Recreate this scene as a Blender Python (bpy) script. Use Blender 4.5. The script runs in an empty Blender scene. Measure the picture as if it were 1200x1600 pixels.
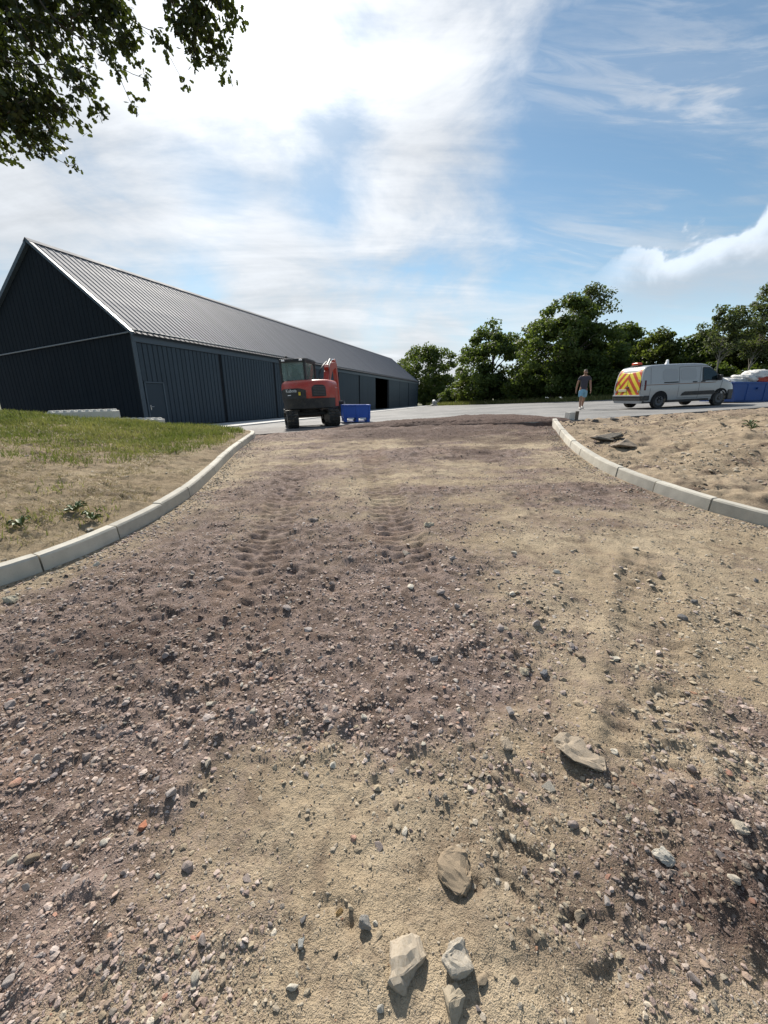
import bpy, bmesh, math, random
import numpy as np
from mathutils import Vector, Matrix

# ------------------------------------------------------------------ camera, sky, sun, exposure
scene = bpy.context.scene
COL = scene.collection
R = math.radians
CAM_Z = 1.6
PITCH = math.atan(178.0 / 600.0)
cam_d = bpy.data.cameras.new("camera"); cam = bpy.data.objects.new("camera", cam_d); COL.objects.link(cam)
cam_d.sensor_fit = 'VERTICAL'; cam_d.sensor_height = 36.0; cam_d.lens = 36.0 * 600.0 / 1600.0
cam_d.clip_start = 0.05; cam_d.clip_end = 3000
cam.location = (0, 0, CAM_Z); cam.rotation_euler = (math.pi / 2 - PITCH, 0, 0)
scene.camera = cam

SUN_AZ, SUN_EL = R(-15.0), R(38.0)          # azimuth measured from +Y towards +X
SUN = Vector((math.cos(SUN_EL) * math.sin(SUN_AZ), math.cos(SUN_EL) * math.cos(SUN_AZ), math.sin(SUN_EL)))
sun_d = bpy.data.lights.new("sun", 'SUN'); sun_d.energy = 3.7; sun_d.angle = R(2.2); sun_d.color = (1.0, 0.94, 0.85)
sun_o = bpy.data.objects.new("sun", sun_d); COL.objects.link(sun_o)
sun_o.rotation_euler = SUN.to_track_quat('Z', 'Y').to_euler(); sun_o.location = (0, 0, 60)

vs = scene.view_settings
vs.view_transform = 'Standard'; vs.look = 'None'; vs.gamma = 1.0; vs.use_curve_mapping = False
vs.exposure = 0.95
scene.render.engine = 'CYCLES'
scene.cycles.use_denoising = True
scene.cycles.max_bounces = 6; scene.cycles.transparent_max_bounces = 8
scene.cycles.sample_clamp_indirect = 4.0

world = bpy.data.worlds.new("World"); scene.world = world; world.use_nodes = True
def build_sky():
    nt = world.node_tree; nt.nodes.clear(); L = nt.links
    def N(t, **k):
        n = nt.nodes.new(t)
        for a, b in k.items(): setattr(n, a, b)
        return n
    def put(sock, v):
        if isinstance(v, (int, float)): sock.default_value = v
        elif isinstance(v, (tuple, list)): sock.default_value = v
        else: L.new(v, sock)
    def m(op, a, b=0.0, c=0.0, clamp=False):
        n = N('ShaderNodeMath', operation=op, use_clamp=clamp)
        put(n.inputs[0], a); put(n.inputs[1], b); put(n.inputs[2], c); return n.outputs[0]
    def vm(op, a, b=None, out=0):
        n = N('ShaderNodeVectorMath', operation=op); put(n.inputs[0], a)
        if b is not None: put(n.inputs[1], b)
        return n.outputs[out]
    def ss(x, lo, hi):
        n = N('ShaderNodeMapRange', interpolation_type='SMOOTHSTEP'); put(n.inputs[0], x)
        n.inputs[1].default_value = lo; n.inputs[2].default_value = hi; return n.outputs[0]
    def mix(f, a, b):
        n = N('ShaderNodeMix', data_type='RGBA'); put(n.inputs[0], f); put(n.inputs[6], a); put(n.inputs[7], b); return n.outputs[2]
    def noise(vec, scale, detail=6, rough=0.55, dist=0.0, lac=2.0):
        n = N('ShaderNodeTexNoise'); put(n.inputs['Vector'], vec); n.inputs['Scale'].default_value = scale
        n.inputs['Detail'].default_value = detail; n.inputs['Roughness'].default_value = rough
        n.inputs['Distortion'].default_value = dist; n.inputs['Lacunarity'].default_value = lac; return n.outputs[0]
    STR = 0.060
    tc = N('ShaderNodeTexCoord'); d = vm('NORMALIZE', tc.outputs['Generated'])
    sky = N('ShaderNodeTexSky', sky_type='NISHITA'); sky.sun_disc = False
    sky.sun_elevation = SUN_EL; sky.sun_rotation = SUN_AZ; sky.air_density = 1.0; sky.dust_density = 0.15; sky.ozone_density = 1.0
    L.new(d, sky.inputs[0])
    sx = N('ShaderNodeSeparateXYZ'); L.new(d, sx.inputs[0])
    dz = m('MAXIMUM', sx.outputs[2], 0.0)
    inv = m('DIVIDE', 1.0, m('ADD', dz, 0.16))
    cb = N('ShaderNodeCombineXYZ'); put(cb.inputs[0], m('MULTIPLY', sx.outputs[0], inv)); put(cb.inputs[1], m('MULTIPLY', sx.outputs[1], inv))
    P = cb.outputs[0]                                     # position on a flat cloud deck
    # cloud layout: soft banks and clear lanes given as directions in the sky
    def blob(v, k):
        dt = vm('DOT_PRODUCT', dw, tuple(Vector(v).normalized()), out=1)
        return m('EXPONENT', m('MULTIPLY', m('SUBTRACT', dt, 1.0), k))
    wn = N('ShaderNodeTexNoise'); L.new(d, wn.inputs['Vector']); wn.inputs['Scale'].default_value = 2.6; wn.inputs['Detail'].default_value = 5
    wv = vm('SUBTRACT', wn.outputs[1], (0.5, 0.5, 0.5))
    wsc = N('ShaderNodeVectorMath', operation='SCALE'); L.new(wv, wsc.inputs[0]); wsc.inputs['Scale'].default_value = 0.22
    dw = vm('NORMALIZE', vm('ADD', d, wsc.outputs[0]))
    banks = [((-.42, .83, .36), 6, .75), ((-.20, .80, .56), 8, .60), ((.05, .83, .54), 34, .80), ((.16, .86, .46), 40, 1.0), ((.24, .87, .42), 50, .75), ((.17, .80, .57), 50, .6),
             ((.28, .90, .325), 70, .95), ((-.28, .94, .19), 14, .45), ((.05, .946, .32), 30, .95), ((.18, .94, .25), 40, .90), ((.30, .90, .26), 60, .6), ((-.1, .75, .75), 5, .35), ((.05, .98, .13), 30, .55), ((.22, .96, .14), 40, .45), ((-.2, .97, .1), 30, .3), ((-.10, .96, .26), 60, .35), ((.0, .88, .47), 60, .25)]
    lanes = [((.40, .77, .50), 34, .75), ((.49, .80, .36), 34, .55), ((.42, .87, .22), 30, .30), ((.55, .68, .48), 10, .25), ((-.03, .85, .52), 260, .62), ((-.10, .92, .385), 240, .66), ((.09, .955, .28), 260, .34),
             ((.24, .95, .17), 160, .40), ((-.03, .985, .17), 200, .40), ((-.30, .87, .375), 320, .45), ((-.5, .85, .17), 90, .34), ((-.36, .90, .25), 240, .40)]
    cov = None
    for v, k, w in banks:
        t = m('MULTIPLY', blob(v, k), w); cov = t if cov is None else m('ADD', cov, t)
    cov = m('MULTIPLY', m('TANH', m('MULTIPLY', cov, 1.3)), .80)
    for v, k, w in lanes:
        cov = m('SUBTRACT', cov, m('MULTIPLY', blob(v, k), w))
    sq = N('ShaderNodeMapping'); L.new(d, sq.inputs[0]); sq.inputs['Rotation'].default_value = (R(10), R(-32), R(6)); sq.inputs['Scale'].default_value = (1.0, 1.0, 2.1)
    n1 = noise(sq.outputs[0], 2.6, 9, 0.60, 0.5)
    mp = N('ShaderNodeMapping'); L.new(P, mp.inputs[0]); mp.inputs['Rotation'].default_value = (0, 0, R(-28)); mp.inputs['Scale'].default_value = (0.7, 2.6, 1)
    n2 = noise(mp.outputs[0], 1.1, 8, 0.62, 0.5)
    n1c = m('SUBTRACT', n1, .5); n2c = m('SUBTRACT', n2, .5)
    dens = m('ADD', cov, m('ADD', m('MULTIPLY', n1c, 2.2), m('MULTIPLY', n2c, .7)))
    mask = ss(dens, -.22, .72)
    # thin ribs of high cloud in the clear part
    mp3 = N('ShaderNodeMapping'); L.new(sq.outputs[0], mp3.inputs[0]); mp3.inputs['Rotation'].default_value = (0, R(-20), 0); mp3.inputs['Scale'].default_value = (2.2, 2.2, 13)
    n4 = noise(mp3.outputs[0], 2.2, 6, .6, .8)
    ribs = m('MULTIPLY', m('MULTIPLY', ss(n2, .34, .62), m('ADD', .25, m('MULTIPLY', ss(n4, .42, .64), .75))), m('MULTIPLY', blob((.52, .75, .40), 22), .75))
    mask = m('MAXIMUM', mask, ribs)
    # low heap cloud towards the right
    el = m('ARCSINE', sx.outputs[2]); az = m('ARCTAN2', sx.outputs[0], sx.outputs[1])
    n3 = noise(d, 9, 5, 0.55, 0.3)
    n3b = noise(d, 3.0, 3, 0.5)
    top = m('ADD', m('ADD', .30, m('MULTIPLY', m('SUBTRACT', n3, .5), .17)), m('MULTIPLY', m('SUBTRACT', az, .66), .22))
    top = m('ADD', top, m('MULTIPLY', m('SUBTRACT', n3b, .5), .10))
    rel = m('SUBTRACT', top, el)
    heap = m('MULTIPLY', m('MULTIPLY', ss(rel, -.004, .012), ss(rel, .20, .02)), ss(az, .42, .58))
    rim = m('MULTIPLY', ss(rel, -.004, .010), ss(rel, .075, .015))
    # how bright: forward scatter round the sun through the thin cloud
    cs = m('MAXIMUM', vm('DOT_PRODUCT', d, tuple(SUN), out=1), 0.0)
    glow = m('ADD', m('MULTIPLY', m('POWER', cs, 7.0), .13), m('MULTIPLY', m('POWER', cs, 60.0), .36))
    cl = m('MULTIPLY', m('ADD', .375, glow), m('ADD', 1.0, m('MULTIPLY', m('ADD', n1c, n2c), .95)))
    clc = N('ShaderNodeVectorMath', operation='SCALE'); put(clc.inputs[0], (0.95, 0.98, 1.02)); L.new(m('MULTIPLY', cl, 1.0 / STR), clc.inputs['Scale'])
    hz = ss(sx.outputs[2], .27, -.02)
    tintn = N('ShaderNodeMix', data_type='RGBA', blend_type='MULTIPLY'); tintn.inputs[0].default_value = 1.0; L.new(sky.outputs[0], tintn.inputs[6]); tintn.inputs[7].default_value = (.92, 1.04, 1.0, 1)
    skyc = mix(m('MULTIPLY', hz, .80), tintn.outputs[2], tuple(x / STR for x in (.38, .48, .58)) + (1,))
    veil = m('MULTIPLY', m('POWER', cs, 40.0), .8)
    mask = m('MAXIMUM', mask, veil)
    out = mix(m('MULTIPLY', mask, .92), skyc, clc.outputs[0])
    hc = N('ShaderNodeVectorMath', operation='SCALE'); put(hc.inputs[0], (.90, .98, 1.08))
    L.new(m('MULTIPLY', m('ADD', .33, m('MULTIPLY', rim, .24)), 1.0 / STR), hc.inputs['Scale'])
    out = mix(m('MULTIPLY', heap, .80), out, hc.outputs[0])
    bg = N('ShaderNodeBackground'); L.new(out, bg.inputs[0]); bg.inputs[1].default_value = STR
    wo = N('ShaderNodeOutputWorld'); L.new(bg.outputs[0], wo.inputs[0])
build_sky()

# ------------------------------------------------------------------ helpers
def tag(o, label=None, cat=None, group=None, kind=None):
    if label: o['label'] = label
    if cat: o['category'] = cat
    if group: o['group'] = group
    if kind: o['kind'] = kind
    return o
def empty(name, loc=(0, 0, 0), rz=0.0, parent=None):
    o = bpy.data.objects.new(name, None); COL.objects.link(o); o.location = loc; o.rotation_euler = (0, 0, rz)
    o.empty_display_size = .2
    if parent: o.parent = parent
    return o
def link_mesh(name, me, parent=None):
    o = bpy.data.objects.new(name, me); COL.objects.link(o)
    if parent: o.parent = parent
    return o
class MB:
    """collects shapes into one mesh"""
    def __init__(self): self.v = []; self.f = []
    def add(self, vs_, fs_):
        n = len(self.v); self.v += [tuple(p) for p in vs_]; self.f += [tuple(n + i for i in f) for f in fs_]; return self
    def box(self, c, s, rot=None):
        M = rot if rot is not None else Matrix.Identity(3)
        vs_ = [Vector(c) + M @ Vector((x * s[0] / 2, y * s[1] / 2, z * s[2] / 2)) for x in (-1, 1) for y in (-1, 1) for z in (-1, 1)]
        return self.add(vs_, [(0, 1, 3, 2), (4, 6, 7, 5), (0, 4, 5, 1), (2, 3, 7, 6), (0, 2, 6, 4), (1, 5, 7, 3)])
    def prism(self, pts, d0, d1, axis='y'):
        """outline in the plane across AXIS, extruded from d0 to d1"""
        def P(a, b, d): return {'x': (d, a, b), 'y': (a, d, b), 'z': (a, b, d)}[axis]
        n = len(pts); vs_ = [P(a, b, d0) for a, b in pts] + [P(a, b, d1) for a, b in pts]
        fs_ = [tuple(range(n))[::-1], tuple(range(n, 2 * n))] + [(i, (i + 1) % n, n + (i + 1) % n, n + i) for i in range(n)]
        return self.add(vs_, fs_)
    def tube(self, path, rad, n=8, caps=True):
        path = [Vector(p) for p in path]
        if isinstance(rad, (int, float)): rad = [rad] * len(path)
        rings = []; up = Vector((0.13, 0.31, 0.94))
        for i, p in enumerate(path):
            t = (path[min(i + 1, len(path) - 1)] - path[max(i - 1, 0)])
            if t.length < 1e-9: t = Vector((0, 0, 1))
            t.normalize(); a = t.cross(up)
            if a.length < 1e-3: a = t.cross(Vector((1, 0, 0)))
            a.normalize(); b = t.cross(a); up = a.cross(t) if False else up
            rings.append([p + (a * math.cos(2 * math.pi * k / n) + b * math.sin(2 * math.pi * k / n)) * rad[i] for k in range(n)])
        vs_ = [q for r in rings for q in r]; fs_ = []
        for i in range(len(path) - 1):
            for k in range(n): fs_.append((i * n + k, i * n + (k + 1) % n, (i + 1) * n + (k + 1) % n, (i + 1) * n + k))
        if caps: fs_ += [tuple(range(n))[::-1], tuple((len(path) - 1) * n + k for k in range(n))]
        return self.add(vs_, fs_)
    def lathe(self, prof, c=(0, 0, 0), axis='z', n=20):
        """profile (radius, height) turned round AXIS"""
        vs_ = []; fs_ = []
        for r, h in prof:
            for k in range(n):
                a = 2 * math.pi * k / n; u, w = r * math.cos(a), r * math.sin(a)
                p = {'z': (u, w, h), 'y': (u, h, w), 'x': (h, u, w)}[axis]; vs_.append((p[0] + c[0], p[1] + c[1], p[2] + c[2]))
        for i in range(len(prof) - 1):
            for k in range(n): fs_.append((i * n + k, i * n + (k + 1) % n, (i + 1) * n + (k + 1) % n, (i + 1) * n + k))
        fs_ += [tuple(range(n))[::-1], tuple((len(prof) - 1) * n + k for k in range(n))]
        return self.add(vs_, fs_)
    def mesh(self, name, mat=None, smooth=False):
        me = bpy.data.meshes.new(name); me.from_pydata(self.v, [], self.f); 
        bm = bmesh.new(); bm.from_mesh(me); bmesh.ops.recalc_face_normals(bm, faces=bm.faces); bm.to_mesh(me); bm.free()
        if mat: me.materials.append(mat)
        if smooth: me.polygons.foreach_set('use_smooth', [True] * len(me.polygons))
        me.update(); return me
    def build(self, name, mat, parent=None, bevel=0.0, smooth=False, seg=2):
        o = link_mesh(name, self.mesh(name, mat, smooth), parent)
        if bevel:
            b = o.modifiers.new('bevel', 'BEVEL'); b.width = bevel; b.segments = seg; b.limit_method = 'ANGLE'; b.angle_limit = R(35)
        return o
def np_mesh(name, V, F, mat=None, smooth=False, attrs=None):
    """V (n,3), F (m,k) arrays -> mesh; attrs {name: (n,) or (n,3)} on points"""
    me = bpy.data.meshes.new(name); V = np.ascontiguousarray(V, np.float32); F = np.ascontiguousarray(F, np.int32); k = F.shape[1]
    me.vertices.add(len(V)); me.vertices.foreach_set('co', V.ravel())
    me.loops.add(F.size); me.loops.foreach_set('vertex_index', F.ravel())
    me.polygons.add(len(F)); me.polygons.foreach_set('loop_start', np.arange(0, F.size, k, dtype=np.int32))
    me.update(calc_edges=True)
    me.polygons.foreach_set('use_smooth', np.full(len(F), smooth))
    for an, av in (attrs or {}).items():
        av = np.asarray(av, np.float32)
        if av.ndim == 1: a = me.attributes.new(an, 'FLOAT', 'POINT'); a.data.foreach_set('value', av)
        else:
            a = me.attributes.new(an, 'FLOAT_COLOR', 'POINT'); c4 = np.ones((len(av), 4), np.float32); c4[:, :3] = av; a.data.foreach_set('color', c4.ravel())
    if mat: me.materials.append(mat)
    return me

# ------------------------------------------------------------------ materials
class NT:
    def __init__(self, name):
        self.m = bpy.data.materials.new(name); self.m.use_nodes = True; self.t = self.m.node_tree; self.t.nodes.clear()
        self.out = self.N('ShaderNodeOutputMaterial'); self.b = self.N('ShaderNodeBsdfPrincipled'); self.l(self.b.outputs[0], self.out.inputs[0])
        self.tc = self.N('ShaderNodeTexCoord')
    def N(self, t, **k):
        n = self.t.nodes.new(t)
        for a, b in k.items(): setattr(n, a, b)
        return n
    def l(self, a, b): self.t.links.new(a, b)
    def put(self, s, v):
        if isinstance(v, (int, float, tuple, list)):
            if isinstance(v, (tuple, list)) and len(v) == 3 and s.type == 'RGBA': v = tuple(v) + (1,)
            s.default_value = v
        else: self.l(v, s)
    def noise(self, scale, detail=4, rough=.55, vec=None, dist=0.0):
        n = self.N('ShaderNodeTexNoise'); self.put(n.inputs['Vector'], vec if vec is not None else self.tc.outputs['Object'])
        n.inputs['Scale'].default_value = scale; n.inputs['Detail'].default_value = detail; n.inputs['Roughness'].default_value = rough; n.inputs['Distortion'].default_value = dist
        return n.outputs[0]
    def mix(self, f, a, b, blend='MIX'):
        n = self.N('ShaderNodeMix', data_type='RGBA', blend_type=blend); self.put(n.inputs[0], f); self.put(n.inputs[6], a); self.put(n.inputs[7], b); return n.outputs[2]
    def math(self, op, a, b=0.0, c=0.0, clamp=False):
        n = self.N('ShaderNodeMath', operation=op, use_clamp=clamp); self.put(n.inputs[0], a); self.put(n.inputs[1], b); self.put(n.inputs[2], c); return n.outputs[0]
    def ss(self, x, lo, hi):
        n = self.N('ShaderNodeMapRange', interpolation_type='SMOOTHSTEP'); self.put(n.inputs[0], x); n.inputs[1].default_value = lo; n.inputs[2].default_value = hi; return n.outputs[0]
    def attr(self, name, out='Color'):
        n = self.N('ShaderNodeAttribute', attribute_name=name); return n.outputs[out]
    def bump(self, h, strength=.3, dist=.01):
        n = self.N('ShaderNodeBump'); n.inputs['Strength'].default_value = strength; n.inputs['Distance'].default_value = dist; self.put(n.inputs['Height'], h); self.l(n.outputs[0], self.b.inputs['Normal'])
    def sep(self, v=None):
        n = self.N('ShaderNodeSeparateXYZ'); self.put(n.inputs[0], v if v is not None else self.tc.outputs['Object']); return n.outputs
def col3(c): return tuple(c) + (1,)
def plain(name, c, rough=.5, metal=0.0, var=.15, scale=6.0, bump=0.0, coat=0.0, spec=None):
    """painted / cast / rubber surface: slightly uneven colour and gloss"""
    m = NT(name); n = m.noise(scale, 5)
    n2 = m.noise(scale * 7, 3)
    lo = tuple(x * (1 - var) for x in c); hi = tuple(min(1, x * (1 + var)) for x in c)
    m.put(m.b.inputs['Base Color'], m.mix(m.math('ADD', m.math('MULTIPLY', n, .7), m.math('MULTIPLY', n2, .3)), lo, hi))
    m.put(m.b.inputs['Roughness'], m.math('ADD', rough - .08, m.math('MULTIPLY', n2, .16)))
    m.b.inputs['Metallic'].default_value = metal
    if coat: m.b.inputs['Coat Weight'].default_value = coat; m.b.inputs['Coat Roughness'].default_value = .08
    if spec is not None: m.b.inputs['Specular IOR Level'].default_value = spec
    if bump: m.bump(n2, bump, .004)
    return m.m

# ------------------------------------------------------------------ terrain functions (metres; the track runs along +Y)
def _hash(ix, iy, seed):
    n = (ix * 374761393 + iy * 668265263 + seed * 2147483) & 0xFFFFFFFF
    n = ((n ^ (n >> 13)) * 1274126177) & 0xFFFFFFFF
    n = ((n ^ (n >> 16)) * 2246822519) & 0xFFFFFFFF
    return ((n ^ (n >> 15)) & 0xFFFFFF) / float(0x7FFFFF) - 1.0
def vn(x, y, seed=0):
    x = np.asarray(x, np.float64); y = np.asarray(y, np.float64)
    ix = np.floor(x).astype(np.int64); iy = np.floor(y).astype(np.int64); fx = x - ix; fy = y - iy
    u = fx * fx * fx * (fx * (fx * 6 - 15) + 10); v = fy * fy * fy * (fy * (fy * 6 - 15) + 10)
    a = _hash(ix, iy, seed); b = _hash(ix + 1, iy, seed); c = _hash(ix, iy + 1, seed); d = _hash(ix + 1, iy + 1, seed)
    return (a * (1 - u) + b * u) * (1 - v) + (c * (1 - u) + d * u) * v
def fbm(x, y, o=4, seed=0, g=.5):
    s = 0; a = 1.0; t = 0
    for i in range(o):
        c, q = math.cos(.7 * i), math.sin(.7 * i)
        s = s + a * vn((x * c - y * q) * 2 ** i, (x * q + y * c) * 2 ** i, seed + 17 * i); t += a; a *= g
    return s / t
def clods(x, y, size, seed, thr=.35):
    """domed lumps of uneven height scattered on a jittered grid"""
    u = np.asarray(x) / size; v = np.asarray(y) / size; iu = np.floor(u).astype(np.int64); iv = np.floor(v).astype(np.int64); h = np.zeros(u.shape)
    for a in (-1, 0, 1):
        for b in (-1, 0, 1):
            cx, cy = iu + a, iv + b; r = _hash(cx, cy, seed + 2) * .5 + .5
            px = cx + .5 + .45 * _hash(cx, cy, seed); py = cy + .5 + .45 * _hash(cx, cy, seed + 1); ang = r * 6.28; ca, sa = np.cos(ang), np.sin(ang)
            du, dv = u - px, v - py; e1 = (du * ca + dv * sa); e2 = (-du * sa + dv * ca) * 1.6; q = np.clip(1 - (np.abs(e1) ** 3 + np.abs(e2) ** 3) ** (2 / 3.) / (.16 + .30 * r), 0, 1)
            tilt = 1 + .9 * (e1 * np.cos(ang * 3) + e2 * np.sin(ang * 3))
            h = np.maximum(h, np.where(r > thr, np.sqrt(q) * (r - thr * .6) * tilt, 0))
    return h
def sst(x, lo, hi):
    t = np.clip((np.asarray(x, np.float64) - lo) / (hi - lo), 0, 1); return t * t * (3 - 2 * t)
LK = [(1.0, -5.4), (1.6, -4.3), (2.2, -3.6), (2.84, -3.14), (3.3, -2.92), (3.9, -2.79), (4.62, -2.74), (5.5, -2.80), (6.46, -2.97), (8.0, -3.27), (9.53, -3.55), (11.0, -3.76), (11.8, -3.9), (12.3, -4.1), (12.7, -4.5), (12.92, -5.1), (13.0, -6.6)]
RK = [(2.2, 7.0), (2.7, 5.6), (3.1, 4.85), (3.5, 4.4), (3.85, 4.12), (4.2, 3.95), (4.6, 3.82), (5.29, 3.69), (5.95, 3.64), (6.67, 3.67), (7.8, 3.86), (9.09, 4.19), (10.4, 4.58), (11.66, 4.97)]
YE = [(-60, 15), (-14, 14), (-6, 13.2), (-3.9, 12.2), (-.65, 13.2), (2, 12.7), (4.9, 11.6), (5.6, 11.75), (8, 12.4), (13.45, 14), (22, 17), (40, 24), (80, 40)]
def xl(y): return np.interp(y, [a for a, b in LK], [b for a, b in LK])
def xr(y): return np.interp(y, [a for a, b in RK], [b for a, b in RK])
def ye(x): return np.interp(x, [a for a, b in YE], [b for a, b in YE])
def z_road(x, y): return .055 * y + .004 * np.clip(x, -8, 12) * np.clip(y, 0, 14)
def z_yard(x, y): return .02 + .047 * (np.clip(x, -25, 36) + 12) - .0137 * (np.clip(y, 5, 95) - 20)
def left_bank(x, y):
    k = xl(y); d = np.clip(k - x, 0, 7.5)
    zb = z_road(k, y) + .105 + .074 * d + .02 * np.sin(d * 2)
    t = sst(y, 11.8, 16.5); return zb * (1 - t) + (z_yard(x, y) + .01) * t - .4 * sst(y, 16.0, 17.5)
def right_bank(x, y):
    k = xr(y); d = np.clip(x - k, 0, 30); s = sst(d, -.6, 4.2)
    return (z_road(k, y) + .06) * (1 - s) + (z_yard(x, y) - .06) * s
def region(x, y):
    """0 track, 1 left bank, 2 right bank, 3 yard"""
    r = np.zeros(np.shape(x), int)
    r = np.where(y > ye(x), 3, r)
    r = np.where((x > xr(y) + .07) & (y <= ye(x)), 2, r)
    r = np.where(((x < xl(y) - .07) & (y < 13.07)) | ((x < -6.0) & (y < 17)), 1, r)
    return r
def base_z(x, y):
    x = np.asarray(x, np.float64); y = np.asarray(y, np.float64); g = region(x, y)
    e = ye(x) - y
    road = z_road(x, y) - .04 * sst(e, 1.3, .3) * sst(x, -2.2, -.6)
    return np.where(g == 1, left_bank(x, y), np.where(g == 2, right_bank(x, y), np.where(g == 3, z_yard(x, y) - .30, road)))
def seg_path(x, y, pts):
    """nearest offset and distance along a polyline"""
    best = np.full(np.shape(x), 1e9); along = np.zeros(np.shape(x)); off = np.zeros(np.shape(x)); s0 = 0
    for (ax, ay), (bx, by) in zip(pts[:-1], pts[1:]):
        dx, dy = bx - ax, by - ay; L = math.hypot(dx, dy); t = np.clip(((x - ax) * dx + (y - ay) * dy) / L ** 2, 0, 1)
        px, py = x - ax - t * dx, y - ay - t * dy; d2 = px * px + py * py; m = d2 < best
        best = np.where(m, d2, best); along = np.where(m, s0 + t * L, along); off = np.where(m, (dx * py - dy * px) / L, off); s0 += L
    return off, along, np.sqrt(best), s0
TRACKS = [  # path, half width, lug spacing, depth
    ([(-1.70, 8.6), (-1.48, 6.0), (-1.34, 4.9), (-1.20, 3.7), (-1.14, 2.7), (-1.16, 2.0)], .21, .13, .024),
    ([(-.55, 10.6), (-.32, 9.0), (-.16, 7.2), (-.02, 5.6), (.10, 4.3), (.26, 3.0), (.34, 2.3)], .22, .13, .026),
    ([(-1.62, 11.6), (-1.60, 8.8)], .18, .15, .016),
    ([(2.3, 3.1), (1.75, 2.2), (1.30, 1.55), (1.02, 1.02)], .17, .12, .013),
    ([(.70, 1.30), (.60, 1.02), (.50, .70)], .16, .13, .020),
    ([(-.75, 2.9), (-.92, 2.1), (-1.0, 1.35)], .17, .13, .014)]
def print_mask(x, y):
    """ground pressed flat by the excavator's tracks"""
    m = np.zeros(np.shape(x))
    for pts, hw, sp, dep in TRACKS[:3]:
        off, al, dd, L = seg_path(x, y, pts); m = np.maximum(m, sst(dd, hw * 1.2, hw * .85) * sst(fbm(x / .7, y / .7, 2, 62), -1.1, -.45) * sst(al, 0, .8) * sst(L - al, 0, 1.3))
    return m
PITS = [(.13, .90, .022, .020), (.31, .86, .020, .018), (-.10, .775, .022, .022), (.98, .78, .03, .02)]
PURPLE = [(-.3, 3.8, 1.4, 2.0, 1.0), (-1.7, 2.6, 1.2, 1.0, 1.1), (-1.9, 1.2, .7, .5, .7), (-1.15, .95, .5, .4, .65), (-.95, .62, .45, .22, .6), (-.3, 1.7, .5, .3, .5), (-1.25, 1.95, .6, .5, 1.2), (-2.1, 2.0, .8, .6, .9), (.1, 2.15, .45, .6, .9), (.3, 1.65, .3, .35, .9),
          (1.35, 1.05, .45, .2, .9), (1.05, .70, .4, .22, .9), (1.7, 1.35, .4, .3, .5), (.6, 8.6, 1.6, 1.2, .7), (2.0, 11.3, 3.2, 1.3, 1.2), (2.6, 5.3, 1.2, .6, .6), (-1.7, 6.0, .9, 1.7, .9), (-1.2, 1.3, .5, .3, .35), (2.6, 2.2, .6, .6, .35)]
def purple(x, y):
    s = 0
    xx = x + .25 * fbm(x / .9, y / .9, 3, 91); yy = y + .25 * fbm(x / .9, y / .9, 3, 92)
    for cx, cy, sx_, sy_, w in PURPLE: s = s + w * np.exp(-((xx - cx) / sx_) ** 2 - ((yy - cy) / sy_) ** 2)
    far = .42 * sst(x, .1, .8) + (1 - .42 * sst(x, .1, .8)) * sst(y, 2.8, 6.5)
    return np.clip(s * .92 + .62 * fbm(x / 1.1, y / 1.3, 6, 5, .68) + .30 * fbm(x / .2, y / .2, 4, 6, .65) + far * (.95 * fbm(x / 2.2 + y * .1, y / .45, 4, 8) + .20) + .9 * sst(y, 10.4, 11.6), 0, 1)
def damp(x, y):
    """darker, still moist earth: the freshly dug band by the yard and a few patches on the track"""
    n = fbm(x / .9, y / .5, 5, 95, .65)
    d = sst(y, 8.2, 10.4) * sst(x, -2.4, -.8) * 1.0 + .75 * np.exp(-((x + 1.35) / .8) ** 2 - ((y - 2.15) / .55) ** 2) + .6 * np.exp(-((x - 1.2) / .6) ** 2 - ((y - .85) / .3) ** 2) + .5 * np.exp(-((x - 2.2) / 1.4) ** 2 - ((y - 8.2) / .8) ** 2) + .3 * np.exp(-((x - .3) / .3) ** 2 - ((y - .9) / .3) ** 2)
    return np.clip(d * (.75 + .9 * n) + .75 * np.clip(n - .04, 0, 1) * (.5 + .5 * sst(x, 0, .8)), 0, 1)
def gravelly(x, y):
    """0 fine sand ... 1 loose stones"""
    p = purple(x, y); n = fbm(x / .55, y / .55, 4, 33)
    g = region(x, y)
    return np.where(g == 2, sst(n, -.25, .6) * .8, np.where(g == 1, sst(n, .1, .6) * .3, np.clip(.32 + .72 * p + .8 * n, .06, 1) * (1 - .93 * print_mask(x, y))))
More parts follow.
